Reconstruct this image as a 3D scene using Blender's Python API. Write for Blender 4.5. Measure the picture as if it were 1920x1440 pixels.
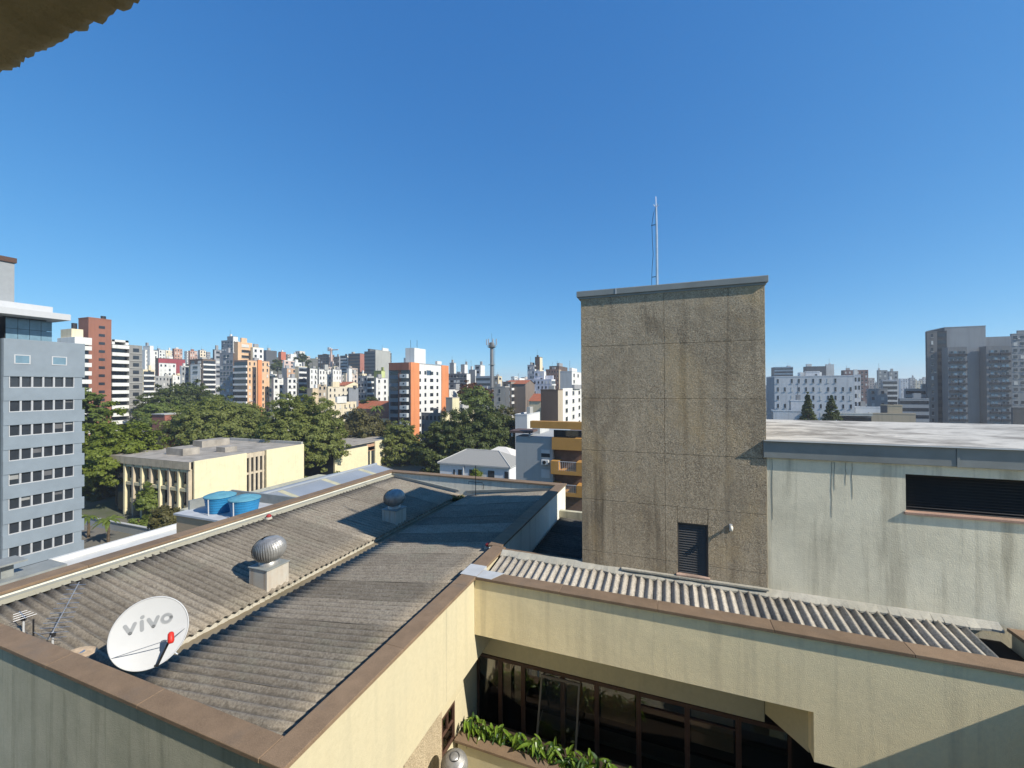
import bpy, math, random
import numpy as np
from mathutils import Vector, Matrix
R = math.radians
random.seed(7); rng = np.random.default_rng(7)
sc = bpy.context.scene
for o in list(bpy.data.objects): bpy.data.objects.remove(o)
C = sc.collection

# ------------------------------------------------------------------ camera
# the eye of the camera is the origin: z = 0 is eye level, the street lies at z = GZ
F, YAW, PITCH, ROLL = 770.0, R(20.64), R(0.45), R(0.25)
GZ = -24.0
fw = Vector((-math.sin(YAW)*math.cos(PITCH), math.cos(YAW)*math.cos(PITCH), math.sin(PITCH)))
rt0 = Vector((math.cos(YAW), math.sin(YAW), 0)); up0 = rt0.cross(fw)
rt = rt0*math.cos(ROLL) - up0*math.sin(ROLL); up = up0*math.cos(ROLL) + rt0*math.sin(ROLL)
cd = bpy.data.cameras.new('camera'); cam = bpy.data.objects.new('camera', cd); C.objects.link(cam)
cd.sensor_width = 36; cd.lens = F/1920*36; cd.clip_start = 0.05; cd.clip_end = 8000
cam.matrix_world = Matrix(((rt.x, up.x, -fw.x, 0), (rt.y, up.y, -fw.y, 0), (rt.z, up.z, -fw.z, 0), (0, 0, 0, 1)))
sc.camera = cam
sc.render.resolution_x, sc.render.resolution_y = 1024, 768

# ------------------------------------------------------------------ sky, sun, exposure
SUN_AZ, SUN_EL = 100.5, 37.5          # compass bearing from +Y towards +X, elevation
w = bpy.data.worlds.new('World'); sc.world = w; w.use_nodes = True
nt = w.node_tree; bg = nt.nodes['Background']
sky = nt.nodes.new('ShaderNodeTexSky'); sky.sky_type = 'NISHITA'; sky.sun_disc = False
sky.sun_elevation = R(SUN_EL); sky.sun_rotation = R(SUN_AZ)
sky.altitude = 2500; sky.air_density = 1.0; sky.dust_density = 0.0; sky.ozone_density = 10.0
sp = nt.nodes.new('ShaderNodeSeparateColor'); cb_ = nt.nodes.new('ShaderNodeCombineColor'); nt.links.new(sky.outputs[0], sp.inputs[0])
for i, (gain, power) in enumerate(((0.72, 1.06), (1.19, 0.73), (1.92, 0.48))):      # one soft film response for the whole sky
    pw = nt.nodes.new('ShaderNodeMath'); pw.operation = 'POWER'; pw.inputs[1].default_value = power; nt.links.new(sp.outputs[i], pw.inputs[0])
    gn = nt.nodes.new('ShaderNodeMath'); gn.operation = 'MULTIPLY'; gn.inputs[1].default_value = gain; nt.links.new(pw.outputs[0], gn.inputs[0])
    nt.links.new(gn.outputs[0], cb_.inputs[i])
nt.links.new(cb_.outputs[0], bg.inputs[0]); bg.inputs[1].default_value = 0.15
sd = bpy.data.lights.new('sun', 'SUN'); sd.energy = 5.0; sd.angle = R(0.53); sd.color = (1.0, 0.94, 0.83)
sun = bpy.data.objects.new('sun', sd); C.objects.link(sun); sun.location = (60, -10, 60)
sv = Vector((math.sin(R(SUN_AZ))*math.cos(R(SUN_EL)), math.cos(R(SUN_AZ))*math.cos(R(SUN_EL)), math.sin(R(SUN_EL))))
sun.rotation_euler = (-sv).to_track_quat('-Z', 'Y').to_euler()
vs = sc.view_settings; vs.view_transform = 'Standard'; vs.look = 'None'; vs.gamma = 1.0; vs.exposure = 0.38
vs.use_curve_mapping = False

# ------------------------------------------------------------------ pixel -> place
def ray(x, y): return fw + rt*((x-960)/F) - up*((y-720)/F)
def onz(x, y, z): d = ray(x, y); return d*(z/d.z)
def ony(x, y, Y): d = ray(x, y); return d*(Y/d.y)
def onx(x, y, X): d = ray(x, y); return d*(X/d.x)

# ------------------------------------------------------------------ objects
class MB:
    def __init__(s): s.v = []; s.f = []
    def quad(s, a, b, c, d):
        n = len(s.v); s.v += [tuple(a), tuple(b), tuple(c), tuple(d)]; s.f.append((n, n+1, n+2, n+3)); return s
    def poly(s, pts):
        n = len(s.v); s.v += [tuple(p) for p in pts]; s.f.append(tuple(range(n, n+len(pts)))); return s
    def box(s, x0, x1, y0, y1, z0, z1):
        n = len(s.v)
        s.v += [(x0,y0,z0),(x1,y0,z0),(x1,y1,z0),(x0,y1,z0),(x0,y0,z1),(x1,y0,z1),(x1,y1,z1),(x0,y1,z1)]
        s.f += [tuple(n+i for i in q) for q in ((3,2,1,0),(4,5,6,7),(0,1,5,4),(1,2,6,5),(2,3,7,6),(3,0,4,7))]
        return s
    def prism(s, pts, z0, z1):            # pts: plan polygon, counter-clockwise
        n = len(s.v); k = len(pts)
        s.v += [(p[0], p[1], z0) for p in pts] + [(p[0], p[1], z1) for p in pts]
        s.f.append(tuple(n+i for i in reversed(range(k)))); s.f.append(tuple(n+k+i for i in range(k)))
        for i in range(k):
            j = (i+1) % k; s.f.append((n+i, n+j, n+k+j, n+k+i))
        return s
    def tube(s, pts, r, k=8, caps=True):
        pts = [Vector(p) for p in pts]; rr = r if isinstance(r, (list, tuple)) else [r]*len(pts)
        n = len(s.v)
        for i, p in enumerate(pts):
            t = (pts[min(i+1, len(pts)-1)] - pts[max(i-1, 0)]).normalized()
            a = t.orthogonal().normalized()
            if abs(t.z) < 0.95: a = t.cross(Vector((0, 0, 1))).normalized()
            b = t.cross(a)
            for j in range(k):
                q = 2*math.pi*j/k
                s.v.append(tuple(p + a*(rr[i]*math.cos(q)) + b*(rr[i]*math.sin(q))))
        for i in range(len(pts)-1):
            for j in range(k):
                s.f.append((n+i*k+j, n+i*k+(j+1) % k, n+(i+1)*k+(j+1) % k, n+(i+1)*k+j))
        if caps:
            s.f.append(tuple(n+j for j in reversed(range(k)))); m = n+(len(pts)-1)*k
            s.f.append(tuple(m+j for j in range(k)))
        return s
    def lathe(s, prof, cx, cy, k=24):     # prof: list of (r, z)
        n = len(s.v)
        for r_, z in prof:
            for j in range(k):
                q = 2*math.pi*j/k; s.v.append((cx+r_*math.cos(q), cy+r_*math.sin(q), z))
        for i in range(len(prof)-1):
            for j in range(k):
                s.f.append((n+i*k+j, n+i*k+(j+1) % k, n+(i+1)*k+(j+1) % k, n+(i+1)*k+j))
        return s
    def mesh(s, name):
        m = bpy.data.meshes.new(name); m.from_pydata(s.v, [], s.f); m.update(); return m
    def build(s, name, m, parent=None, smooth=False, bevel=0, kind=None, label=None):
        return obj(name, s.mesh(name), m, parent, smooth, bevel, kind, label)

def obj(name, me, m=None, parent=None, smooth=False, bevel=0, kind=None, label=None):
    o = bpy.data.objects.new(name, me); C.objects.link(o)
    if m is not None and not me.materials: me.materials.append(m)
    if smooth:
        me.polygons.foreach_set('use_smooth', [True]*len(me.polygons))
    if parent is not None:
        o.parent = parent; o.matrix_parent_inverse = parent_inv(parent)
    if bevel:
        b = o.modifiers.new('bevel', 'BEVEL'); b.width = bevel; b.segments = 2; b.limit_method = 'ANGLE'
    if kind: o['kind'] = kind
    if label: o['label'] = label
    return o
def world_loc(p):
    l = Vector(p.location)
    return l if p.type == 'EMPTY' else Vector((0, 0, 0))
def parent_inv(p): return Matrix.Translation(-world_loc(p))
def tag(o, label, cat, group=None, kind=None):
    o['label'] = label
    if cat: o['category'] = cat
    if group: o['group'] = group
    if kind: o['kind'] = kind
    return o
def thing(name, loc, label, cat, group=None):
    o = bpy.data.objects.new(name, None); C.objects.link(o); o.location = loc; o.empty_display_size = 0.2
    return tag(o, label, cat, group)
def struct(name, mb, m):
    o = mb.build(name, m); o['kind'] = 'structure'; return o
def inst(name, me, parent, loc, rot=None, scale=None):      # shared mesh, placed in world space
    o = bpy.data.objects.new(name, me); C.objects.link(o); o.location = loc
    if rot is not None: o.rotation_euler = rot
    if scale is not None: o.scale = scale if isinstance(scale, (tuple, list)) else (scale,)*3
    o.parent = parent; o.matrix_parent_inverse = parent_inv(parent); return o
def raw_mesh(name, V, Fq, smooth=False):                     # fast quad mesh from numpy arrays
    me = bpy.data.meshes.new(name); nv, nf = len(V), len(Fq); k = Fq.shape[1]
    me.vertices.add(nv); me.vertices.foreach_set('co', V.astype(np.float32).ravel())
    me.loops.add(nf*k); me.loops.foreach_set('vertex_index', Fq.astype(np.int32).ravel())
    me.polygons.add(nf); me.polygons.foreach_set('loop_start', np.arange(0, nf*k, k, dtype=np.int32))
    me.polygons.foreach_set('loop_total', np.full(nf, k, dtype=np.int32))
    if smooth: me.polygons.foreach_set('use_smooth', np.ones(nf, dtype=bool))
    me.update(calc_edges=True); return me

# ------------------------------------------------------------------ materials
class NT:
    def __init__(s, name):
        s.m = bpy.data.materials.new(name); s.m.use_nodes = True; s.t = s.m.node_tree
        s.p = s.t.nodes['Principled BSDF']; s.co = s.n('ShaderNodeTexCoord').outputs['Object']
    def n(s, kind, **kw):
        d = s.t.nodes.new(kind)
        for k, v in kw.items(): setattr(d, k, v)
        return d
    def l(s, a, b): s.t.links.new(a, b)
    def mp(s, scale):
        d = s.n('ShaderNodeMapping'); d.inputs['Scale'].default_value = scale; s.l(s.co, d.inputs[0]); return d.outputs[0]
    def noise(s, scale, detail=4, rough=0.55, co=None, dist=0):
        d = s.n('ShaderNodeTexNoise'); d.inputs['Scale'].default_value = scale; d.inputs['Detail'].default_value = detail
        d.inputs['Roughness'].default_value = rough; d.inputs['Distortion'].default_value = dist
        s.l(co or s.co, d.inputs['Vector']); return d.outputs['Fac']
    def vor(s, scale, co=None, feature='F1'):
        d = s.n('ShaderNodeTexVoronoi'); d.inputs['Scale'].default_value = scale; d.feature = feature
        s.l(co or s.co, d.inputs['Vector']); return d
    def ramp(s, fac, lo, hi, a=0.0, b=1.0):
        d = s.n('ShaderNodeMapRange'); d.inputs[1].default_value = lo; d.inputs[2].default_value = hi
        d.inputs[3].default_value = a; d.inputs[4].default_value = b; s.l(fac, d.inputs[0]); return d.outputs[0]
    def mix(s, fac, a, b, mode='MIX'):
        d = s.n('ShaderNodeMix', data_type='RGBA', blend_type=mode)
        for i, v in ((0, fac), (6, a), (7, b)):
            if isinstance(v, (int, float)): d.inputs[i].default_value = v
            elif isinstance(v, tuple): d.inputs[i].default_value = v+(1,) if len(v) == 3 else v
            else: s.l(v, d.inputs[i])
        return d.outputs[2]
    def math(s, op, a, b=None):
        d = s.n('ShaderNodeMath', operation=op)
        for i, v in ((0, a), (1, b)):
            if v is None: continue
            if isinstance(v, (int, float)): d.inputs[i].default_value = v
            else: s.l(v, d.inputs[i])
        return d.outputs[0]
    def bump(s, h, strength=0.3, dist=0.01):
        d = s.n('ShaderNodeBump'); d.inputs['Strength'].default_value = strength; d.inputs['Distance'].default_value = dist
        s.l(h, d.inputs['Height']); s.l(d.outputs[0], s.p.inputs['Normal'])
    def done(s, col=None, rough=0.85, metal=0.0, spec=0.3):
        if col is not None:
            if isinstance(col, tuple): s.p.inputs['Base Color'].default_value = col+(1,)
            else: s.l(col, s.p.inputs['Base Color'])
        s.p.inputs['Roughness'].default_value = rough; s.p.inputs['Metallic'].default_value = metal
        s.p.inputs['Specular IOR Level'].default_value = spec
        return s.m
def mul(c, k): return tuple(min(1, x*k) for x in c)

def plain(name, c, rough=0.8, metal=0.0, var=0.12, scale=2.0, bump=0.0, spec=0.3):
    t = NT(name); n = t.noise(scale, 5, 0.6)
    col = t.mix(t.ramp(n, 0.3, 0.7), mul(c, 1-var), mul(c, 1+var))
    if bump: t.bump(t.noise(scale*20, 4), bump, 0.01)
    return t.done(col, rough, metal, spec)
def plaster(name, c, dirt=(0.2, 0.19, 0.15), streak=0.4, blotch=0.25, bump=0.35, grain=90, crack=0.0, sx=4.0):
    t = NT(name)
    st = t.noise(1.0, 6, 0.6, t.mp((sx, sx, 0.22)), 0.4)
    bl = t.noise(0.9, 6, 0.62)
    fi = t.noise(14, 5, 0.7)
    col = t.mix(t.ramp(bl, 0.42, 0.75, 0, blotch), c, mul(dirt, 1.6))
    col = t.mix(t.ramp(st, 0.5, 0.78, 0, streak), col, dirt)
    col = t.mix(t.ramp(fi, 0.3, 0.7), col, t.mix(1.0, col, (0.9, 0.9, 0.9), 'MULTIPLY'))
    h = t.math('ADD', t.noise(grain, 3, 0.6), t.math('MULTIPLY', t.noise(2.2, 4, 0.5), 1.6))
    if crack:
        v = t.vor(1.3, t.mp((1, 1, 0.6)), 'DISTANCE_TO_EDGE').outputs['Distance']
        ck = t.math('MULTIPLY', t.ramp(v, 0.0, 0.02, 1, 0), t.ramp(t.noise(0.8, 3), 0.5, 0.62))
        h = t.math('SUBTRACT', h, t.math('MULTIPLY', ck, crack))
    t.bump(h, bump, 0.012)
    return t.done(col, 0.9, 0, 0.2)

def m_sheet(name, c1, c2, spots):
    t = NT(name)
    sep = t.n('ShaderNodeSeparateXYZ'); t.l(t.co, sep.inputs[0])
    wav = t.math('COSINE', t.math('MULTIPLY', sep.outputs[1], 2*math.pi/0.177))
    oi = t.n('ShaderNodeObjectInfo'); off = t.n('ShaderNodeVectorMath', operation='ADD')
    rv = t.n('ShaderNodeVectorMath', operation='SCALE'); t.l(oi.outputs['Location'], rv.inputs[0]); rv.inputs['Scale'].default_value = 1.0
    t.l(t.co, off.inputs[0]); t.l(rv.outputs[0], off.inputs[1]); t.co = off.outputs[0]
    col = t.mix(t.ramp(t.noise(2.2, 6, 0.65), 0.35, 0.68), c1, c2)
    col = t.mix(t.ramp(t.noise(26, 6, 0.75), 0.42, 0.62, 0, 0.8), col, mul(c1, 0.5))
    col = t.mix(t.ramp(t.noise(70, 3, 0.6), 0.57, 0.68, 0, spots), col, (0.42, 0.4, 0.34))
    col = t.mix(t.ramp(t.noise(1.1, 4, 0.6), 0.55, 0.75, 0, 0.35), col, (0.16, 0.17, 0.12))
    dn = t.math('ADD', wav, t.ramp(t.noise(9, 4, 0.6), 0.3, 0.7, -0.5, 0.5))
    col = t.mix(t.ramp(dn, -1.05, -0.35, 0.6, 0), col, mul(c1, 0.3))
    tint = t.ramp(oi.outputs['Random'], 0, 1, 0.74, 1.2)
    hsv = t.n('ShaderNodeHueSaturation'); t.l(col, hsv.inputs['Color']); t.l(tint, hsv.inputs['Value'])
    t.bump(t.math('ADD', t.noise(60, 4, 0.7), t.noise(18, 4, 0.6)), 0.5, 0.008)
    return t.done(hsv.outputs[0], 0.95, 0, 0.15)
def m_pebble(name, c, c2, streak):
    t = NT(name)
    v = t.vor(70)
    cell = t.n('ShaderNodeSeparateColor'); t.l(v.outputs['Color'], cell.inputs[0])
    col = t.mix(cell.outputs[0], mul(c, 0.55), mul(c2, 1.25))
    col = t.mix(t.ramp(t.noise(1.0, 5, 0.6), 0.35, 0.7, 0, 0.55), col, mul(c2, 0.9))
    st = t.noise(1.0, 6, 0.62, t.mp((2.6, 2.6, 0.16)), 0.5)
    col = t.mix(t.ramp(st, 0.5, 0.72, 0, streak), col, mul(c, 0.33))
    st2 = t.noise(1.7, 4, 0.6, t.mp((3.2, 3.2, 0.35)))
    col = t.mix(t.ramp(st2, 0.55, 0.8, 0, 0.35), col, mul(c2, 1.5))
    big = t.noise(0.55, 6, 0.65, None, 0.8)
    col = t.mix(t.ramp(big, 0.5, 0.68, 0, 0.5), col, mul(c, 0.42))
    warm = t.noise(0.8, 4, 0.6, t.mp((1, 1, 0.7)), 0.5)
    col = t.mix(t.ramp(warm, 0.52, 0.66, 0, 0.35), col, (c2[0]*1.25, c2[1]*1.1, c2[2]*0.8))
    t.bump(t.math('ADD', t.ramp(v.outputs['Distance'], 0, 0.6, 1, 0), t.math('ADD', t.noise(30, 4), t.math('MULTIPLY', t.noise(6, 4), 1.5))), 0.9, 0.014)
    return t.done(col, 0.95, 0, 0.15)
def m_stone(name, c):
    t = NT(name); oi = t.n('ShaderNodeObjectInfo')
    col = t.mix(t.ramp(t.noise(3, 6, 0.65), 0.35, 0.7), mul(c, 0.72), mul(c, 1.15))
    col = t.mix(t.ramp(t.noise(85, 4, 0.7), 0.4, 0.65, 0, 0.7), col, mul(c, 1.55))
    col = t.mix(t.ramp(t.noise(1.2, 5, 0.65), 0.55, 0.72, 0, 0.45), col, (0.14, 0.12, 0.1))
    hsv = t.n('ShaderNodeHueSaturation'); t.l(col, hsv.inputs['Color']); t.l(t.ramp(oi.outputs['Random'], 0, 1, 0.85, 1.12), hsv.inputs['Value'])
    t.bump(t.noise(110, 4, 0.7), 0.45, 0.006)
    return t.done(hsv.outputs[0], 0.85, 0, 0.3)
def m_glass(name, tint=(0.02, 0.025, 0.03), clear=0.0, rough=0.04):
    t = NT(name)
    if not clear: 
        n = t.noise(1.5, 2)
        return t.done(t.mix(n, tint, mul(tint, 1.8)), rough, 0, 0.6)
    out = t.t.nodes['Material Output']; tr = t.n('ShaderNodeBsdfTransparent'); tr.inputs[0].default_value = (clear, clear, clear, 1)
    gl = t.n('ShaderNodeBsdfGlossy'); gl.inputs['Roughness'].default_value = 0.02
    fr = t.n('ShaderNodeFresnel'); fr.inputs[0].default_value = 1.5
    mx = t.n('ShaderNodeMixShader'); t.l(fr.outputs[0], mx.inputs[0]); t.l(tr.outputs[0], mx.inputs[1]); t.l(gl.outputs[0], mx.inputs[2])
    t.l(mx.outputs[0], out.inputs[0]); return t.m
def m_leaf(name, c, c2, trans=0.35, scale=0.6, rough=0.55):
    t = NT(name); n = t.noise(scale, 4, 0.6)
    col = t.mix(t.ramp(n, 0.35, 0.65), c, c2)
    col = t.mix(t.ramp(t.noise(scale*9, 2), 0.35, 0.7), mul(c, 0.75), col)
    out = t.t.nodes['Material Output']
    t.done(col, rough, 0, 0.35)
    tl = t.n('ShaderNodeBsdfTranslucent'); t.l(t.mix(1.0, col, (1.0, 1.0, 0.45), 'MULTIPLY'), tl.inputs[0])
    mx = t.n('ShaderNodeMixShader'); mx.inputs[0].default_value = trans
    t.l(t.p.outputs[0], mx.inputs[1]); t.l(tl.outputs[0], mx.inputs[2]); t.l(mx.outputs[0], out.inputs[0])
    return t.m
_pc = {}
def paint(c, rough=0.8):                                     # far facade paint, cached by colour
    k = tuple(round(x, 3) for x in c)
    if k not in _pc:
        t = NT('facade_paint'); st = t.noise(1.0, 5, 0.6, t.mp((0.9, 0.9, 0.06)), 0.3); bl = t.noise(0.12, 5, 0.6)
        col = t.mix(t.ramp(bl, 0.3, 0.7), mul(c, 0.88), mul(c, 1.06))
        col = t.mix(t.ramp(st, 0.5, 0.75, 0, 0.42), col, mul(c, 0.5))
        _pc[k] = t.done(col, rough, 0, 0.3)
    return _pc[k]

M = dict(
    yellow=plaster('yellow_plaster', (0.585, 0.515, 0.34), (0.3, 0.29, 0.22), 0.22, 0.16, 0.3, 60),
    beam=plaster('aged_brightened_yellow_plaster', (0.92, 0.78, 0.49), (0.5, 0.43, 0.29), 0.6, 0.35, 0.6, 60),  # same paint as the wing, aged, colour lifted to offset grazing light
    white_wall=plaster('stained_white_plaster', (0.91, 0.82, 0.61), (0.21, 0.175, 0.11), 0.75, 0.3, 0.45, 45, 0, 3.2),
    green_wall=plaster('stained_grey_plaster', (0.52, 0.485, 0.36), (0.19, 0.185, 0.13), 0.75, 0.6, 0.4, 60),
    soffit=plaster('rough_brown_plaster', (0.42, 0.34, 0.20), (0.16, 0.125, 0.065), 0.1, 0.9, 1.0, 18),
    tower=m_pebble('brown_pebbledash', (0.40, 0.315, 0.215), (0.50, 0.41, 0.29), 0.85),
    pebble_beige=m_pebble('beige_pebbledash', (0.55, 0.42, 0.27), (0.6, 0.5, 0.34), 0.2),
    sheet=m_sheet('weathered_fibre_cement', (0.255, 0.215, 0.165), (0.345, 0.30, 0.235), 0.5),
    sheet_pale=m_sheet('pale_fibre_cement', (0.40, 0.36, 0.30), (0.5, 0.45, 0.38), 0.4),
    stone=m_stone('brown_stone', (0.19, 0.13, 0.082)),
    metal=plain('grey_zinc', (0.24, 0.25, 0.235), 0.55, 0.0, 0.16, 1.5),
    metal_pale=plain('pale_zinc', (0.45, 0.46, 0.46), 0.6, 0.0, 0.1, 3),
    steel=plain('galvanised_steel', (0.55, 0.55, 0.55), 0.35, 0.85, 0.1, 6),
    turbine=plain('weathered_aluminium', (0.36, 0.35, 0.33), 0.42, 0.5, 0.25, 7),
    mortar=plaster('white_mortar', (0.46, 0.43, 0.36), (0.16, 0.15, 0.11), 0.3, 0.7, 0.7, 25),
    white=plain('white_enamel', (0.47, 0.475, 0.48), 0.4, 0, 0.03, 3),
    roof_slab=None, dark=plain('dark_interior', (0.012, 0.011, 0.01), 0.9, 0, 0.2),
    frame=plain('dark_brown_frame', (0.085, 0.045, 0.03), 0.5, 0, 0.2, 5),
    louvre=plain('dark_grey_louvre', (0.085, 0.08, 0.075), 0.6, 0, 0.15, 4),
    alu=plain('grey_aluminium', (0.4, 0.4, 0.38), 0.4, 0.5, 0.1),
    pane=m_glass('window_glass', clear=0.82), glass=m_glass('far_glass', (0.018, 0.022, 0.028)),
    glass2=m_glass('blue_glass', (0.10, 0.16, 0.2), rough=0.08),
    blind=plain('cream_blind', (0.75, 0.66, 0.52), 0.8), blind_far=plain('pale_shutter', (0.55, 0.54, 0.5), 0.7),
    red=plain('red_plastic', (0.55, 0.03, 0.02), 0.45, 0, 0.1), black=plain('black_plastic', (0.02, 0.02, 0.022), 0.5, 0, 0.1),
    letter=plain('grey_print', (0.25, 0.26, 0.27), 0.6, 0, 0.03), rust=plain('rusty_enamel', (0.46, 0.34, 0.22), 0.7, 0, 0.35, 6),
    bark=plain('bark', (0.10, 0.075, 0.05), 0.95, 0, 0.35, 3, 0.4),
    tank=plain('blue_plastic', (0.025, 0.19, 0.38), 0.45, 0, 0.12, 3), tank_lid=plain('faded_blue_plastic', (0.10, 0.27, 0.34), 0.6, 0, 0.15, 3),
    terracotta=plain('terracotta', (0.38, 0.115, 0.055), 0.9, 0, 0.25, 1.2),
)

# roof slab of the penthouse: white membrane with dark ponding stains that have shapes of their own
def _roofslab():
    t = NT('stained_white_membrane')
    a = t.noise(1.0, 6, 0.62, t.mp((0.55, 0.95, 1)), 1.2)
    b = t.noise(2.6, 5, 0.65)
    col = t.mix(t.ramp(a, 0.42, 0.62), (0.52, 0.49, 0.43), (0.22, 0.20, 0.17))
    col = t.mix(t.ramp(b, 0.55, 0.7, 0, 0.55), col, (0.22, 0.2, 0.18))
    t.bump(t.noise(8, 5), 0.3, 0.02)
    return t.done(col, 0.8, 0, 0.3)
M['roof_slab'] = _roofslab()

# ------------------------------------------------------------------ the ground
HC = Vector(ray(470, 725)*520)
HR = Vector(ray(700, 725)*560)
def terrain(x, y):
    def g(c, sx, hgt):
        d2 = ((x-c.x)**2 + (y-c.y)**2)/(sx*sx); return hgt*math.exp(-d2)
    return GZ + g(HC, 210, 52) + g(HR, 170, 20)
def build_ground():
    xs = np.unique(np.concatenate([np.linspace(-4200, 4200, 43), np.linspace(-900, 500, 71)]))
    ys = np.unique(np.concatenate([np.linspace(-1500, 5200, 35), np.linspace(0, 1000, 51)]))
    V = np.array([(x, y, terrain(x, y)) for y in ys for x in xs]); nx = len(xs)
    Fq = np.array([(j*nx+i, j*nx+i+1, (j+1)*nx+i+1, (j+1)*nx+i) for j in range(len(ys)-1) for i in range(nx-1)])
    t = NT('city_ground')
    col = t.mix(t.ramp(t.noise(0.03, 6, 0.6), 0.42, 0.58), (0.085, 0.10, 0.05), (0.17, 0.155, 0.13))
    col = t.mix(t.ramp(t.noise(0.4, 5, 0.6), 0.4, 0.7, 0, 0.6), col, (0.12, 0.115, 0.1))
    o = obj('ground', raw_mesh('ground', V, Fq, True), t.done(col, 0.95, 0, 0.1)); o['kind'] = 'structure'
build_ground()
struct('courtyard_pavement', MB().box(-108, -62, 26, 46.8, GZ-0.2, GZ+0.012), plain('olive_concrete', (0.27, 0.25, 0.185), 0.95, 0, 0.2, 0.5))
struct('bare_soil_bed', MB().box(-100, -62, 43.6, 47.3, GZ-0.2, GZ+0.10), plain('reddish_soil', (0.24, 0.155, 0.085), 0.95, 0, 0.3, 0.6))

# ------------------------------------------------------------------ the cream building round the courtyard
CZ = -4.2                                    # top of the copings
BD = thing('courtyard_building', (-4, 9, GZ), 'cream building with brown copings, corrugated roofs and a brown stair tower around the courtyard', 'building')
def wallbox(name, m, *boxes, bevel=0.006, parent=BD, label=None):
    mb = MB()
    for b in boxes: mb.box(*b)
    return mb.build(name, m, parent, bevel=bevel, label=label)
# left wing: walls (the outer skins stop at the overhang, the storeys below stand back)
wallbox('wing_wall', M['yellow'], (-4.36, -4.045, 3.43, 10.03, -6.15, CZ-0.06))
wallbox('wing_front_wall', M['green_wall'], (-13.32, -4.362, 3.43, 3.68, GZ, CZ-0.06))
wallbox('wing_outer_wall', plaster('cream_parapet', (0.78, 0.76, 0.66), (0.3, 0.28, 0.22), 0.3, 0.15, 0.3), (-13.32, -12.97, 3.682, 17.55, GZ, CZ-0.06))
wallbox('wing_far_wall', plaster('grey_white_parapet', (0.86, 0.80, 0.66), (0.22, 0.21, 0.17), 0.5, 0.3, 0.3), (-12.968, -4.15, 17.25, 17.55, GZ, CZ-0.06))
wallbox('wing_side_wall', plaster('white_parapet', (0.78, 0.77, 0.70), (0.25, 0.23, 0.18), 0.4, 0.2, 0.3), (-4.46, -4.152, 10.034, 17.246, GZ, CZ-0.06))
wallbox('wing_floor_slab', M['green_wall'], (-12.96, -4.37, 3.69, 17.24, -5.75, -5.55), bevel=0)
lw = wallbox('lower_wing_wall', M['yellow'], (-4.8, -4.5, 7.64, 9.6, GZ, -7.87), (-4.8, -4.5, 8.22, 9.6, -7.87, -7.02), (-4.8, -4.5, 7.64, 9.6, -7.02, -6.16), (-4.8, -4.5, 3.7, 6.3, GZ, -6.16))
wallbox('pebble_panel', M['pebble_beige'], (-4.8, -4.49, 6.31, 7.635, GZ, -6.16))
wallbox('overhang_soffit', M['yellow'], (-4.8, -4.366, 3.7, 9.3, -6.155, -6.05), bevel=0)
# a narrow brown window in the wall below the overhang
nw = MB().box(-4.56, -4.50, 7.645, 7.69, -7.865, -7.025).box(-4.56, -4.50, 8.17, 8.215, -7.865, -7.025).box(-4.56, -4.50, 7.69, 8.17, -7.07, -7.025).box(-4.56, -4.50, 7.69, 8.17, -7.865, -7.82).box(-4.55, -4.51, 7.69, 8.17, -7.46, -7.43).box(-4.55, -4.51, 7.91, 7.94, -7.43, -7.07).build('window', M['frame'], BD)
MB().box(-4.545, -4.54, 7.69, 8.17, -7.82, -7.07).build('pane', M['pane'], nw)
MB().box(-4.75, -4.7, 7.645, 8.215, -7.86, -7.03).build('window_backing', M['dark'], BD)
# vertical hairline joint in the wing wall
MB().box(-4.043, -4.0425, 7.05, 7.058, -6.1, CZ-0.08).build('wall_joint', M['green_wall'], BD)

# copings, laid as stone slabs with open joints
def coping(name, x0, x1, y0, y1, along, z=CZ, th=0.06, seg=2.05):
    a, b = (x0, x1) if along == 'x' else (y0, y1)
    n = max(1, round((b-a)/seg)); root = None
    for i in range(n):
        p, q = a+(b-a)*i/n+0.0015, a+(b-a)*(i+1)/n-0.0015; dz = random.uniform(-0.002, 0.002)
        mb = MB().box(p, q, y0, y1, z-th+dz, z+dz) if along == 'x' else MB().box(x0, x1, p, q, z-th+dz, z+dz)
        mb.build('coping_slab', M['stone'], BD, bevel=0.008)
coping('near', -13.37, -4.36, 3.37, 3.70, 'x')
coping('left', -13.37, -12.93, 3.703, 17.18, 'y')
coping('right', -4.355, -3.99, 3.373, 10.07, 'y')
coping('far', -13.37, -4.10, 17.185, 17.60, 'x')
coping('right_far', -4.50, -4.11, 10.08, 17.18, 'y')
coping('beam', -3.987, 5.50, 8.245, 8.60, 'x')
coping('back_low', -4.10, -1.93, 9.86, 10.06, 'x', CZ-0.03)
coping('right_wing', 5.48, 5.85, -6.0, 9.70, 'y')
# zinc patches laid over the coping corner
MB().box(-4.385, -3.975, 8.27, 8.82, CZ+0.004, CZ+0.010).box(-3.985, -3.975, 8.27, 8.82, CZ-0.075, CZ+0.004).build('zinc_patch', M['metal_pale'], BD)
MB().prism([(-3.96, 8.25), (-3.62, 8.25), (-3.45, 8.62), (-3.96, 8.62)], CZ+0.004, CZ+0.010).build('zinc_patch', M['metal_pale'], BD)

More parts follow.
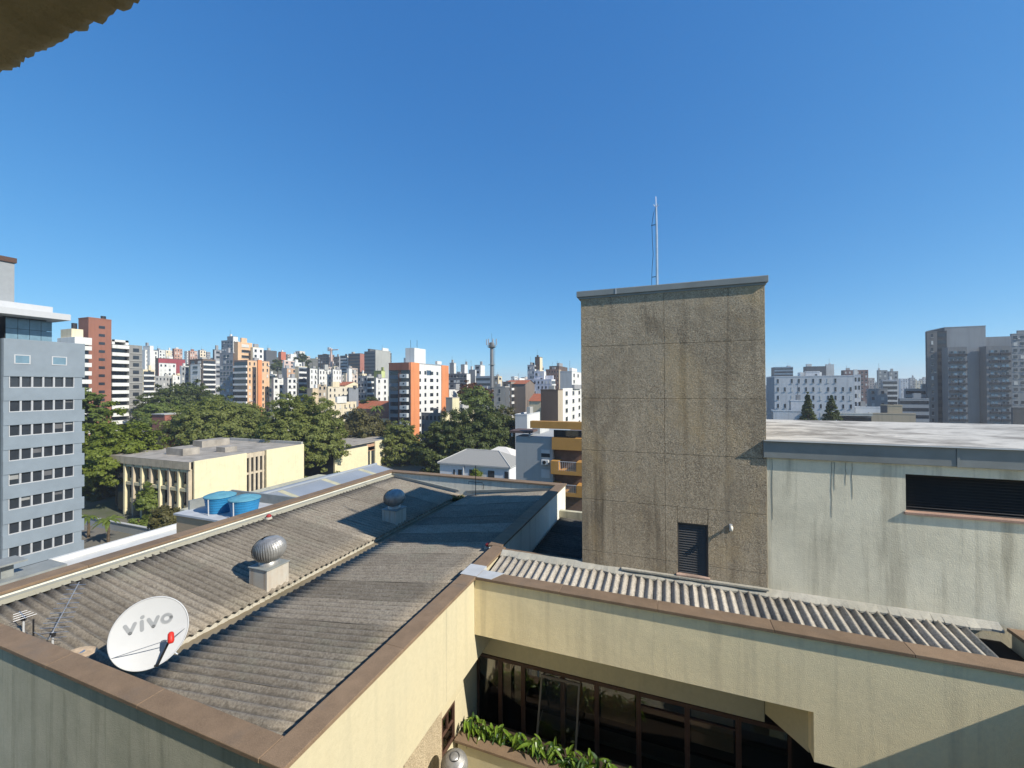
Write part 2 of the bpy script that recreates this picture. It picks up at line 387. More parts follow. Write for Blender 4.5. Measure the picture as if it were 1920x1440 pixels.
# corrugated sheets: waves run across, ridges along the slope
PIT = 0.177
def corr_mesh(name, length, waves, amp=0.026, nl=6, th=0.008, seg=10):
    n = waves*seg+1; V = []; Fq = []
    for side in (0, 1):
        for i in range(nl+1):
            for j in range(n):
                a = j/seg*2*math.pi
                V.append((length*i/nl, j*PIT/seg, amp*math.cos(a) - side*th + 0.004*math.sin(i*2.1+j*0.05)))
    o = (nl+1)*n
    for i in range(nl):
        for j in range(n-1):
            q = (i*n+j, (i+1)*n+j, (i+1)*n+j+1, i*n+j+1)
            Fq.append(q); Fq.append(tuple(o+k for k in reversed(q)))
    for i in (0, nl):
        for j in range(n-1):
            q = (i*n+j, i*n+j+1, o+i*n+j+1, o+i*n+j); Fq.append(q if i == 0 else tuple(reversed(q)))
    return raw_mesh(name, np.array(V), np.array(Fq), False)
def smooth_top(me):
    me.polygons.foreach_set('use_smooth', [True]*len(me.polygons)); me.update()
def slope(rname, x_hi, z_hi, x_lo, z_lo, y0, y1, rows, mat, waves=5):
    """lays sheets on a slope that falls from x_hi to x_lo; returns the roof part"""
    base = MB().quad((x_hi, y0, z_hi-0.10), (x_lo, y0, z_lo-0.10), (x_lo, y1, z_lo-0.10), (x_hi, y1, z_hi-0.10))
    if x_lo > x_hi: base.f[0] = tuple(base.f[0])
    else: base.f[0] = tuple(reversed(base.f[0]))
    rp = base.build(rname, M['dark'], BD)
    L = abs(x_lo-x_hi)/rows + 0.14; ang = math.atan2(z_hi-z_lo, abs(x_hi-x_lo)); s = 1 if x_lo > x_hi else -1
    me = corr_mesh('roof_sheet', L, waves); me.materials.append(mat)
    W = waves*PIT; n = int((y1-y0)/W+0.999)
    for r in range(rows):
        for k in range(n):
            t = r/rows
            x = x_hi + (x_lo-x_hi)*t - s*0.14*(1 if r else 0); z = z_hi + (z_lo-z_hi)*t + 0.012*(rows-1-r) + (0.14*math.tan(ang) if r else 0)
            y = y0 + k*W
            if y + W > y1+0.08: continue
            jx = random.uniform(-0.012, 0.012)
            o = bpy.data.objects.new('roof_sheet', me); C.objects.link(o)
            if s > 0: o.rotation_euler = (0, ang, 0); o.location = (x+jx, y, z + 0.006*(k % 2))
            else: o.rotation_euler = (0, ang, math.pi); o.location = (x+jx, y+W, z + 0.006*(k % 2))
            o.parent = rp
    return rp
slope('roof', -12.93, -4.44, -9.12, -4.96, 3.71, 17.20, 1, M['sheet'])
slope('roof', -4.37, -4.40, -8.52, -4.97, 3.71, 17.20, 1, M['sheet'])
# mortar fillet and zinc flashing where the sheets meet the parapets
mb = MB()
for i in range(27):
    y = 3.72+i*0.5; z = -4.405+random.uniform(-0.008, 0.008)
    mb.poly([(-12.968, y, z+0.03), (-12.80+random.uniform(-.02, .02), y, z-0.03), (-12.80+random.uniform(-.02, .02), y+0.5, z-0.03), (-12.968, y+0.5, z+0.03)])
mb.build('mortar_fillet', plaster('mossy_mortar', (0.34, 0.32, 0.25), (0.2, 0.19, 0.14), 0.1, 0.6, 0.7, 30), BD)
MB().box(-12.972, -12.955, 3.72, 17.2, -4.385, -4.325).build('zinc_flashing', M['metal'], BD)
for (xa, za, xb, zb) in ((-12.9, -4.36, -9.2, -4.82), (-8.8, -4.82, -4.5, -4.34)):
    mb = MB(); n = 9
    for i in range(n):
        t0, t1 = i/n, (i+1)/n
        x0, x1 = xa+(xb-xa)*t0, xa+(xb-xa)*t1; z0, z1 = za+(zb-za)*t0, za+(zb-za)*t1
        mb.poly([(x0, 17.215, z0-0.10), (x1, 17.215, z1-0.10), (x1, 17.215, z1), (x0, 17.215, z0)])
        mb.poly([(x0, 17.215, z0), (x1, 17.215, z1), (x1, 17.25, z1+0.01), (x0, 17.25, z0+0.01)])
    mb.build('zinc_flashing', M['metal'], BD)
# valley gutter
mb = MB().box(-9.30, -8.40, 3.71, 17.22, -5.20, -5.12)
mb.box(-8.78, -8.40, 3.71, 17.22, -5.12, -5.06)
mb.build('valley_gutter', plaster('muddy_cement', (0.25, 0.205, 0.14), (0.09, 0.08, 0.05), 0.1, 0.7, 0.5, 30), BD)
mb = MB(); prev = None
for i in range(305):                                  # one ragged bead of mortar under the sheet ends
    y = 3.72+i*PIT/4; t = -5.0+0.012*math.sin(i*0.7)+random.uniform(-.012, .012) - (0.03 if i % 4 == 0 else 0); e = -9.12+random.uniform(-.02, .02)
    cur = [(-9.24, y, t), (e, y, t-0.01), (e+0.03, y, -5.12)]
    if prev:
        mb.poly([prev[0], prev[1], cur[1], cur[0]]); mb.poly([prev[1], prev[2], cur[2], cur[1]])
    prev = cur
mb.build('eave_mortar', M['mortar'], BD)
# low roof between the wing and the tower, tower shade put into its dark colours
mb = MB().box(-4.10, -1.95, 10.06, 16.4, -6.0, -5.42); mb.build('low_roof_slab', M['dark'], BD)
lowr = corr_mesh('roof_sheet', 2.1, 5); lowr.materials.append(m_sheet('shade_toned_fibre_cement', (0.10, 0.092, 0.08), (0.15, 0.14, 0.12), 0.3))
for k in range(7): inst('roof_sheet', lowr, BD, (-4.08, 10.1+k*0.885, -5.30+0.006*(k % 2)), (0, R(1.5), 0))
wallbox('low_roof_end_wall', M['green_wall'], (-4.14, -1.95, 16.42, 16.62, GZ, -5.05))
wallbox('low_parapet', M['green_wall'], (-4.04, -1.94, 9.88, 10.03, -5.4, CZ-0.092))
MB().tube([(-2.75, 12.0, -5.25), (-2.6, 12.05, -5.18), (-2.4, 12.3, -5.16), (-2.15, 12.32, -5.2)], 0.012, 6).build('loose_cable', M['white'], BD)

# roof strip along the courtyard beam
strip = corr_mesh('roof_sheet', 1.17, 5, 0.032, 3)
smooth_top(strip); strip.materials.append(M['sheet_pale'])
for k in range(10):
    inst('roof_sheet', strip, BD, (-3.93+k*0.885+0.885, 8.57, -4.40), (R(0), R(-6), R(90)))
wallbox('strip_bed', M['dark'], (-4.0, 5.46, 8.61, 9.80, -4.75, -4.50), bevel=0)
mb = MB()
for i in range(60):
    x0, x1 = -3.98+i*0.157, -3.98+(i+1)*0.157
    e0 = 9.66+0.03*math.sin(i*1.3)+random.uniform(-.015, .015); e1 = 9.66+0.03*math.sin((i+1)*1.3)
    mb.poly([(x0, e0, -4.262), (x1, e1, -4.262), (x1, 9.83, -4.17), (x0, 9.83, -4.17)])
    mb.poly([(x0, e0, -4.30), (x1, e1, -4.30), (x1, e1, -4.262), (x0, e0, -4.262)])
mb.build('mortar_flashing', M['mortar'], BD)
MB().box(-1.0, 1.92, 9.70, 9.79, -4.19, -4.155).build('mortar_ledge', M['mortar'], BD)

# courtyard beam, deeper at its right end, with a splayed pier
mb = MB(); L6 = [(-4.042, -5.50), (2.28, -5.50), (2.28, -6.33), (5.60, -6.33), (5.60, CZ-0.062), (-4.042, CZ-0.062)]
mb.poly([(x, 8.30, z) for x, z in L6]); mb.poly([(x, 8.598, z) for x, z in reversed(L6)])
for (p, q) in zip(L6, L6[1:]+L6[:1]): mb.quad((p[0], 8.30, p[1]), (p[0], 8.598, p[1]), (q[0], 8.598, q[1]), (q[0], 8.30, q[1]))
mb.build('beam_wall', M['beam'], BD)
MB().prism([(2.284, 8.602), (3.6, 8.602), (3.6, 9.32), (1.76, 9.32)], -6.42, -5.2).build('splayed_pier', M['yellow'], BD)
wallbox('recess_head_wall', M['yellow'], (-4.4, 1.755, 9.33, 9.55, -6.60, -4.75))
wallbox('recess_side_wall', M['green_wall'], (-4.4, -4.26, 8.62, 9.325, -6.15, -5.5))
wallbox('recess_ceiling', M['yellow'], (-4.36, 3.6, 8.61, 9.8, -4.80, -4.752), bevel=0)
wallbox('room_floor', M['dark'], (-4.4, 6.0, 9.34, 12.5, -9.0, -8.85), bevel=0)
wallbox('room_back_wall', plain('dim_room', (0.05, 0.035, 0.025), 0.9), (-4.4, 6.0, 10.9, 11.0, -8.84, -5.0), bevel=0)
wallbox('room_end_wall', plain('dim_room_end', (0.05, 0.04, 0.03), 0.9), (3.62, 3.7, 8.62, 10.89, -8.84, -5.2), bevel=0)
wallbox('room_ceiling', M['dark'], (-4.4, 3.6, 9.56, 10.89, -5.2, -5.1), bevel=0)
# window wall in the recess
def wpt(px, z): d = ray(px, 1300); return d.x/d.y*9.36
edges = [(-4.48, -3.86), (-3.86, -3.27), (-3.27, -2.30), (-2.30, -1.52), (-1.52, -0.62), (-0.62, 0.35), (0.35, 1.30), (1.30, 2.2)]
for i, (a, b) in enumerate(edges):
    fm = MB().box(a, a+0.05, 9.33, 9.41, -8.45, -6.62).box(b-0.05, b-0.002, 9.33, 9.41, -8.45, -6.62).box(a+0.05, b-0.05, 9.33, 9.41, -6.70, -6.62).box(a+0.05, b-0.05, 9.33, 9.41, -8.45, -8.36)
    if i in (5, 6): fm.box(a+0.05, b-0.05, 9.34, 9.40, -6.93, -6.90)
    wn = fm.build('window', M['frame'], BD)
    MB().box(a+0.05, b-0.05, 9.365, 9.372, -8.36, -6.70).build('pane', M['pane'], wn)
    if i in (0, 1):
        for k in range(2 if i else 1):
            s0 = (a+0.24 if i == 0 else a+0.07+k*0.28); MB().box(s0, s0+0.19, 9.40, 9.405, -7.75, -6.72).build('blind_strip', M['blind'], BD)
    if i in (3, 4, 6): MB().box(a+0.08, b-0.08, 9.42, 9.43, -7.45, -6.72).build('roller_blind', plain('dim_blind', (0.34, 0.25, 0.14), 0.9), BD)
MB().box(-4.25, 2.2, 9.42, 9.75, -8.05, -7.98).build('window_shelf', plain('grey_shelf', (0.25, 0.24, 0.22), 0.7), BD)
# top-hung sash swung outwards
M['sashm'] = plain('dull_sash_metal', (0.16, 0.14, 0.12), 0.5, 0.2, 0.15)
sash = thing('open_sash', (-2.35, 9.0, -8.3), 'grey framed window sash swung open above the planter leaves', 'window')
def tilt(x, t, o=0.0): return (x, 9.30-0.52*t-o, -6.72-1.42*t)
mb = MB()
for (xa, xb, ta, tb) in ((-2.80, -2.76, 0, 1), (-1.92, -1.88, 0, 1), (-2.76, -1.92, 0, 0.03), (-2.76, -1.92, 0.97, 1)):
    p = [tilt(xa, ta), tilt(xb, ta), tilt(xb, tb), tilt(xa, tb)]; q = [tilt(xa, ta, .03), tilt(xb, ta, .03), tilt(xb, tb, .03), tilt(xa, tb, .03)]
    n = len(mb.v); mb.v += p+q; mb.f += [(n, n+1, n+2, n+3), (n+7, n+6, n+5, n+4), (n, n+4, n+5, n+1), (n+1, n+5, n+6, n+2), (n+2, n+6, n+7, n+3), (n+3, n+7, n+4, n)]
mb.build('sash_frame', M['sashm'], sash)
MB().quad(tilt(-2.76, .03, .015), tilt(-1.92, .03, .015), tilt(-1.92, .97, .015), tilt(-2.76, .97, .015)).build('pane', M['pane'], sash)
for x in (-2.78, -1.90): MB().tube([(x, 9.34, -7.6), tilt(x, 0.72, .01)], 0.008, 5).build('stay', M['sashm'], sash)
# planter box
wallbox('planter_front', M['yellow'], (-4.40, 4.0, 8.16, 8.30, GZ, -7.86))
coping('planter', -4.46, 4.0, 8.10, 8.36, 'x', -7.80)
wallbox('planter_bed', plain('planter_soil', (0.05, 0.035, 0.022), 0.95, 0, 0.3, 8), (-4.40, 4.0, 8.37, 8.95, -8.6, -7.92), bevel=0)
wallbox('planter_back', M['frame'], (-4.40, 4.0, 8.96, 9.30, -8.84, -8.40), bevel=0)

# right wing: only its edge stands in the picture, its shadow falls on the beam
wallbox('right_wing_wall', M['yellow'], (5.52, 5.82, -6.0, 9.66, GZ, CZ-0.062))
wallbox('right_wing_mass', M['green_wall'], (5.83, 14.0, -6.0, 9.66, GZ, -4.8), bevel=0)
# main body behind the recess and below the tower
wallbox('rear_block', M['green_wall'], (-1.94, 13.0, 11.02, 15.0, GZ, -4.5), bevel=0)
wallbox('rear_low_block', M['green_wall'], (-4.10, -1.96, 11.02, 16.40, GZ, -6.05), bevel=0)

# stair tower: pebbledash panels on a core
TX0, TX1, TY = -1.92, 1.92, 9.80
tw = MB().box(TX0+0.03, TX1-0.03, TY+0.09, 15.0, -4.6, 2.12).build('tower', M['tower'], BD)
zr = [2.12, 0.96, -0.27, -1.50, -2.66, -3.88, -4.42]; g = 0.0035
def panel(x0, x1, z0, z1):
    MB().box(x0+g, x1-g, TY, TY+0.085, z0+g, z1-g).build('panel', M['tower'], tw, bevel=0.004)
for i in range(6):
    panel(TX0, -0.05, zr[i+1], zr[i])
    if i < 4: panel(-0.05, TX1, zr[i+1], zr[i])
panel(-0.05, 0.20, zr[5], zr[4]); panel(0.81, TX1, zr[5], zr[4]); panel(0.20, 0.81, -3.0, zr[4])
panel(-0.05, 0.20, zr[6], zr[5]); panel(0.81, TX1, zr[6], zr[5])
for s, xx in ((0, TX0), (1, TX1)):                     # side faces
    for i in range(6):
        for (a, b) in ((TY+0.09, 12.4), (12.4, 15.0)):
            MB().box(xx-0.0 if s == 0 else xx-0.028, xx+0.028 if s == 0 else xx, a+g, b-g, zr[i+1]+g, zr[i]-g).build('panel', M['tower'], tw)
cap = MB().box(TX0-0.09, -1.095, TY-0.055, 15.06, 2.15, 2.275).box(-1.085, TX1+0.055, TY-0.055, 15.06, 2.15, 2.277).box(TX0-0.05, TX1+0.02, TY-0.02, 15.03, 2.10, 2.15).build('tower_cap', M['metal'], tw, bevel=0.006)
MB().box(-1.105, -1.075, TY-0.062, TY-0.052, 2.15, 2.28).build('cap_seam', M['metal_pale'], cap)
MB().box(TX0-0.085, TX1+0.05, TY-0.05, 15.055, 2.278, 2.285).build('cap_top', M['roof_slab'], cap)
# louvred hatch
dr = MB().box(0.20, 0.225, TY+0.02, TY+0.09, -4.28, -3.0).box(0.785, 0.81, TY+0.02, TY+0.09, -4.28, -3.0).box(0.225, 0.785, TY+0.02, TY+0.09, -3.03, -3.0).box(0.225, 0.785, TY+0.078, TY+0.088, -4.28, -3.03).build('louvred_hatch', M['louvre'], BD)
sl = MB(); sl.quad((0.225, 0.0, 0.0), (0.785, 0.0, 0.0), (0.785, 0.035, 0.05), (0.225, 0.035, 0.05)).quad((0.225, 0.035, 0.046), (0.785, 0.035, 0.046), (0.785, 0.0, -0.004), (0.225, 0.0, -0.004)).quad((0.225, 0, -0.004), (0.785, 0, -0.004), (0.785, 0, 0), (0.225, 0, 0))
slm = sl.mesh('slat'); slm.materials.append(M['louvre'])
for k in range(23):
    o = bpy.data.objects.new('slat', slm); C.objects.link(o); o.location = (0, TY+0.038, -4.26+k*0.0535); o.parent = dr
MB().box(0.17, 0.84, TY-0.07, TY+0.06, -4.15, -4.115).build('hatch_sill', m_stone('pinkish_sill', (0.48, 0.33, 0.25)), BD, bevel=0.004)
# bulkhead lamp on the tower wall
lp = MB().lathe([(0.001, 0), (0.045, 0.0), (0.055, 0.02), (0.05, 0.03)], 0, 0, 12)
lamp = thing('wall_lamp', (1.25, TY-0.003, -3.0), 'small white bulkhead lamp on the brown tower wall', 'lamp')
MB().box(1.22, 1.28, TY-0.02, TY-0.001, -3.06, -2.92).build('lamp_base', M['white'], lamp, bevel=0.004)
MB().tube([(1.25, TY-0.02, -2.97), (1.25, TY-0.075, -2.965), (1.25, TY-0.10, -2.99), (1.25, TY-0.105, -3.05)], [0.03, 0.036, 0.034, 0.02], 10).build('lamp_globe', plain('cream_glass', (0.7, 0.66, 0.55), 0.3), lamp, smooth=True)

# penthouse right of the tower
lx0, lz0, lz1 = 4.18, -2.36, -1.66
wallbox('penthouse_wall', M['white_wall'], (1.925, lx0, 9.82, 10.1, -4.6, -1.30), (lx0, 9.6, 9.82, 10.1, -4.6, lz0-0.045), (lx0, 9.6, 9.82, 10.1, lz1, -1.30), (9.6, 13.0, 9.82, 10.1, -4.6, -1.30), bevel=0)
wallbox('penthouse_mass', M['dark'], (1.93, 13.0, 10.35, 14.9, -4.5, -1.35), bevel=0)
lv = MB().box(lx0, 9.6, 10.02, 10.03, lz0, lz1)
for x in (lx0, 6.0, 7.8, 9.56): lv.box(x, x+0.04, 9.93, 10.02, lz0, lz1)
lv = lv.build('louvre_window', M['black'], BD)
sl = MB(); sl.quad((0, 0, 0), (5.34, 0, 0), (5.34, 0.05, 0.045), (0, 0.05, 0.045)).quad((0, 0.0, -0.006), (0, 0.05, 0.039), (5.34, 0.05, 0.039), (5.34, 0.0, -0.006)).quad((0, 0, -.006), (5.34, 0, -.006), (5.34, 0, 0), (0, 0, 0))
slm = sl.mesh('slat'); slm.materials.append(plain('black_louvre', (0.03, 0.029, 0.028), 0.5))
for k in range(13):
    o = bpy.data.objects.new('slat', slm); C.objects.link(o); o.location = (lx0+0.04, 9.94, lz0+0.01+k*0.053); o.parent = lv
MB().box(lx0-0.03, 9.65, 9.775, 9.95, lz0-0.045, lz0).build('window_sill', m_stone('brown_sill', (0.42, 0.27, 0.2)), BD, bevel=0.004)
gt = MB().box(1.86, 4.90, 9.755, 9.815, -1.47, -1.135).box(4.904, 13.0, 9.752, 9.815, -1.475, -1.13).box(1.86, 13.0, 9.70, 9.90, -1.13, -1.118)
gt.build('eave_gutter', M['metal'], BD, bevel=0.006)
MB().box(4.88, 4.92, 9.742, 9.752, -1.48, -1.12).build('gutter_seam', M['metal'], BD)
nx, ny = 44, 20; V = []; Fq = []
for j in range(ny+1):
    for i in range(nx+1):
        x = 1.93+(13.0-1.93)*i/nx; y = 9.86+(15.2-9.86)*j/ny
        V.append((x, y, -1.115 + 0.035*math.sin(j/ny*math.pi)*math.sin(i*0.31+0.4) + (0.05*(j/ny)**2) + 0.012*math.sin(i*1.7+j*0.9)*(0 < j < ny)))
for j in range(ny):
    for i in range(nx): a = j*(nx+1)+i; Fq.append((a, a+1, a+nx+2, a+nx+1))
obj('penthouse_roof', raw_mesh('penthouse_roof', np.array(V), np.array(Fq), True), M['roof_slab'], BD)
MB().box(1.93, 13.0, 10.0, 15.2, -1.34, -1.17).build('penthouse_slab', M['white_wall'], BD)
# thin runs of tar down the wall below the gutter
for (x, z) in ((2.02, -2.75), (3.03, -2.6), (3.08, -2.05), (3.26, -1.95), (3.36, -2.2)):
    pts = [(x+random.uniform(-.008, .008), 9.817, -1.50+(z+1.50)*t/6) for t in range(7)]
    MB().tube(pts, [0.0022]*5+[0.002, 0.0014], 5).build('tar_run', M['black'], BD)

# lightning mast on the tower
ms = thing('lightning_mast', (-0.2, 10.5, 2.297), 'thin metal lightning rod mast on top of the brown tower', 'mast')
MB().tube([(-0.2, 10.5, 2.297), (-0.2, 10.5, 3.6), (-0.21, 10.5, 4.36)], [0.032, 0.028, 0.022], 8).build('pole', M['steel'], ms)
MB().box(-0.28, -0.12, 10.42, 10.58, 2.297, 2.31).build('base_plate', M['steel'], ms)
MB().tube([(-0.21, 10.5, 4.36), (-0.215, 10.5, 4.60)], 0.008, 5).build('rod', M['steel'], ms)
for a in range(4):
    q = a*math.pi/2+0.5; MB().tube([(-0.21, 10.5, 4.33), (-0.21+0.07*math.cos(q), 10.5+0.07*math.sin(q), 4.40)], 0.006, 5).build('prong', M['steel'], ms)
for z in (3.92, 2.66):
    MB().tube([(-0.2, 10.5, z), (-0.325, 10.49, z-0.01)], 0.009, 6).build('standoff', M['black'], ms)
MB().tube([(-0.22, 10.5, 4.32), (-0.27, 10.49, 4.2), (-0.31, 10.49, 3.92), (-0.30, 10.49, 3.5), (-0.285, 10.49, 3.2), (-0.31, 10.49, 2.9), (-0.32, 10.49, 2.66), (-0.325, 10.49, 2.297)], 0.006, 5).build('cable', M['black'], ms)

# ------------------------------------------------------------------ things on the roof
def rotor_mesh(r, h, n=42, seg=12):
    """turbine ventilator head: overlapping curved vanes round a squashed sphere"""
    mb = MB()
    for k in range(n):
        rows = []
        for i in range(seg+1):
            t = i/seg; z = h*(t-0.5); rr = r*math.sqrt(max(0.0, 1-(abs(t-0.48)/0.56)**2.2))
            rr = max(rr, r*0.30)
            a0 = 2*math.pi*k/n + 0.10*math.sin(t*math.pi); w_ = 2*math.pi/n*1.15
            rows.append([(rr*f*math.cos(a0+w_*u), rr*f*math.sin(a0+w_*u), z) for u, f in ((0, 0.95), (0.5, 1.0), (1, 1.015))])
        for i in range(seg):
            for j in range(2): mb.quad(rows[i][j], rows[i][j+1], rows[i+1][j+1], rows[i+1][j])
    return mb.mesh('rotor')
def ventilator(name, x, y, z0, zb, label, side, top_scale=1.0, m=None):
    """plinth from z0 to zb, neck and rotor above"""
    t = thing(name, (x, y, z0), label, 'ventilator', 'turbine ventilators on plinths')
    h = side/2
    pl = MB().prism([(x-h, y-h), (x+h, y-h), (x+h, y+h), (x-h, y+h)], z0, zb).build('plinth', plaster('rust_stained_plinth', (0.50, 0.48, 0.42), (0.30, 0.16, 0.06), 0.75, 0.25, 0.4, 40, 0, 7), t, bevel=0.012)
    MB().box(x-h-0.02, x+h+0.02, y-h-0.02, y+h+0.02, zb+0.001, zb+0.03).build('plinth_cap', M['metal'], t, bevel=0.006)
    r = 0.385*top_scale; hh = 0.56*top_scale
    MB().lathe([(0.24, zb+0.03), (0.23, zb+0.11), (0.19, zb+0.14), (0.19, zb+0.17)], x, y, 24).build('neck', M['turbine'], t, smooth=True)
    ro = inst('rotor', rotor_m, t, (x, y, zb+0.13+hh/2), (R(4), R(-5), 0), top_scale)
    inst('rotor_core', core_m, t, (x, y, zb+0.13+hh/2), None, top_scale)
    inst('rotor_top', rtop_m, t, (x, y, zb+0.13+hh-0.025), (R(4), R(-5), 0), top_scale)
    return t
rotor_m = rotor_mesh(0.385, 0.56); rotor_m.materials.append(M['turbine'])
core_m = MB().lathe([(0.001, -0.24), (0.2, -0.24), (0.31, -0.05), (0.31, 0.08), (0.2, 0.22), (0.001, 0.23)], 0, 0, 20).mesh('rotor_core'); core_m.materials.append(M['black'])
rtop_m = MB().lathe([(0.15, -0.02), (0.145, 0.01), (0.09, 0.03), (0.001, 0.035)], 0, 0, 20).mesh('rotor_top'); rtop_m.materials.append(M['turbine'])
rtop_m.polygons.foreach_set('use_smooth', [True]*len(rtop_m.polygons))
ventilator('roof_ventilator', -9.46, 7.60, -5.02, -4.47, 'silver turbine ventilator on rust stained plinth in the sun by the roof valley', 0.62)
ventilator('roof_ventilator', -9.47, 12.72, -5.02, -4.47, 'dark turbine ventilator on white plinth standing in the tower shadow', 0.62)
# the third, low in the courtyard
slab = MB().box(-4.45, 2.0, 5.6, 8.14, -8.75, -8.6).build('courtyard_canopy_slab', M['green_wall'], BD)
v3 = thing('roof_ventilator', (-3.93, 7.15, -8.6), 'grey turbine ventilator below the yellow wall at the bottom edge', 'ventilator', 'turbine ventilators on plinths')
MB().tube([(-3.93, 7.15, -8.6), (-3.93, 7.15, -7.55)], 0.15, 16).build('duct', M['turbine'], v3)
inst('rotor', rotor_m, v3, (-3.93, 7.15, -7.36), (R(10), R(6), 0), 0.68)
inst('rotor_core', core_m, v3, (-3.93, 7.15, -7.36), None, 0.68)
inst('rotor_top', rtop_m, v3, (-3.93, 7.15, -7.20), (R(10), R(6), 0), 0.68)
MB().tube([(-3.62, 7.05, -8.6), (-3.62, 7.05, -7.42), (-3.66, 7.05, -7.36)], 0.02, 6).build('blue_hose', M['tank'], v3)

# satellite dish
def dish():
    c = ony(281, 1186, 4.32); n = Vector((0.76, -0.55, 0.36)).normalized()
    upv = (Vector((0, 0, 1)) - n*n.z).normalized(); rgt = upv.cross(n)
    roll = R(-4); upv, rgt = upv*math.cos(roll)+rgt*math.sin(roll), rgt*math.cos(roll)-upv*math.sin(roll)
    rad = 0.525
    def P(u, v, off=0.0):                       # point on the paraboloid
        q = (u*u+v*v); return c + rgt*u*0.97 + upv*v*1.02 + n*(0.19*q - 0.035 + off)
    t = thing('satellite_dish', (c.x-0.35, c.y+0.1, -4.62), 'white satellite dish with grey lettering standing on the corrugated roof', 'satellite dish')
    k, rings = 64, 12; V = []; Fq = []
    for side in (0, 1):
        for i in range(rings+1):
            for j in range(k):
                a = 2*math.pi*j/k; r_ = rad*i/rings; V.append(tuple(P(r_*math.cos(a), r_*math.sin(a), -0.006*side)))
    o = (rings+1)*k
    for i in range(rings):
        for j in range(k):
            q = (i*k+j, i*k+(j+1) % k, (i+1)*k+(j+1) % k, (i+1)*k+j); Fq.append(q); Fq.append(tuple(o+z for z in reversed(q)))
    obj('reflector', raw_mesh('reflector', np.array(V), np.array(Fq), True), M['white'], t)
    rim = MB().tube([P(rad*math.cos(2*math.pi*j/k), rad*math.sin(2*math.pi*j/k), -0.002) for j in range(k+1)], 0.011, 6, False).build('rim', M['white'], t, smooth=True)
    # letters as raised strokes that follow the bowl
    def stroke(mb, pts, wd):
        pts = [Vector((a, b)) for a, b in pts]
        for i in range(len(pts)-1):
            a, b = pts[i], pts[i+1]; d = (b-a); L = d.length; d = d/L; s = Vector((-d.y, d.x))*wd/2
            m_ = max(1, int(L/0.02))
            for q in range(m_):
                p0, p1 = a+d*L*q/m_, a+d*L*(q+1)/m_
                mb.quad(P(*(p0+s), 0.003), P(*(p0-s), 0.003), P(*(p1-s), 0.003), P(*(p1+s), 0.003))
        for e in (pts[0], pts[-1]):
            mb.poly([P(e.x+wd/2*math.cos(2*math.pi*q/10), e.y+wd/2*math.sin(2*math.pi*q/10), 0.0032) for q in range(10)])
    y0, y1 = 0.075, 0.20; lw_ = 0.054
    def vee(x): 
        mb = MB(); stroke(mb, [(x-0.062, y1), (x, y0)], lw_); stroke(mb, [(x, y0), (x+0.062, y1)], lw_); return mb
    vee(-0.255).build('letter_v', M['letter'], t)
    mb = MB(); stroke(mb, [(-0.105, y0-0.002), (-0.105, y1)], lw_*1.02); stroke(mb, [(-0.098, y1+0.062), (-0.092, y1+0.066)], lw_*1.05); mb.build('letter_i', M['letter'], t)
    vee(0.045).build('letter_v', M['letter'], t)
    mb = MB(); stroke(mb, [(0.225+0.062*math.cos(a*math.pi/12), (y0+y1)/2+0.058*math.sin(a*math.pi/12)) for a in range(25)], lw_*0.95); mb.build('letter_o', M['letter'], t)
    foot = P(0.08, -rad*0.98); lnb = c + rgt*0.30 + upv*-0.16 + n*0.30
    MB().tube([P(0.06, -rad*0.97, 0.0), P(0.09, -rad*0.99, 0.05), lnb], [0.018, 0.02, 0.016], 8).build('arm', M['black'], t)
    MB().tube([lnb + upv*0.075, lnb+upv*0.06+n*0.01, lnb-upv*0.05+n*0.03, lnb-upv*0.085+n*0.035], [0.03, 0.042, 0.046, 0.03], 12).build('receiver_head', M['red'], t, smooth=True)
    MB().tube([lnb+n*0.005-upv*0.03, lnb-n*0.06], [0.035, 0.03], 10).build('feed_horn', M['white'], t)
    MB().tube([P(-rad*0.93, -0.2), lnb - upv*0.02], 0.006, 5).build('strut', M['steel'], t)
    MB().tube([P(rad*0.9, -0.1), lnb - upv*0.02], 0.006, 5).build('strut', M['steel'], t)
    back = c - n*0.06
    MB().tube([back, back - n*0.12 - Vector((0, 0, .06))], 0.07, 8).build('bracket', M['steel'], t)
    post = back - n*0.13
    MB().tube([(post.x, post.y, -4.66), (post.x, post.y, post.z+0.08)], 0.028, 8).build('post', M['steel'], t)
    MB().tube([(post.x+.25, post.y+.25, -4.63), (post.x, post.y, post.z-0.1)], 0.012, 6).build('stay', M['steel'], t)
    MB().tube([(post.x-.25, post.y-.1, -4.60), (post.x, post.y, post.z-0.1)], 0.012, 6).build('stay', M['steel'], t)
dish()
# old dish lying behind the near coping, only its rim shows
od = thing('discarded_dish', (-9.35, 4.1, -4.55), 'rusty old dish lying on the roof behind the brown coping', 'satellite dish')
def oldd():
    c = Vector((-9.30, 3.96, -4.44)); n = Vector((0.12, 0.05, 0.99)).normalized(); a_ = n.orthogonal().normalized(); b_ = n.cross(a_)
    V = []; Fq = []; k = 32
    for i in range(7):
        for j in range(k):
            q = 2*math.pi*j/k; r_ = 0.17*i/6; V.append(tuple(c + a_*r_*math.cos(q)*1.2 + b_*r_*math.sin(q) - n*0.5*r_*r_))
    for i in range(6):
        for j in range(k): Fq.append((i*k+j, (i+1)*k+j, (i+1)*k+(j+1) % k, i*k+(j+1) % k))
    obj('reflector', raw_mesh('reflector', np.array(V), np.array(Fq), True), M['rust'], od)
    MB().tube([c, c-Vector((0, 0, 0.25))], 0.05, 8).build('foot', M['steel'], od)
oldd()
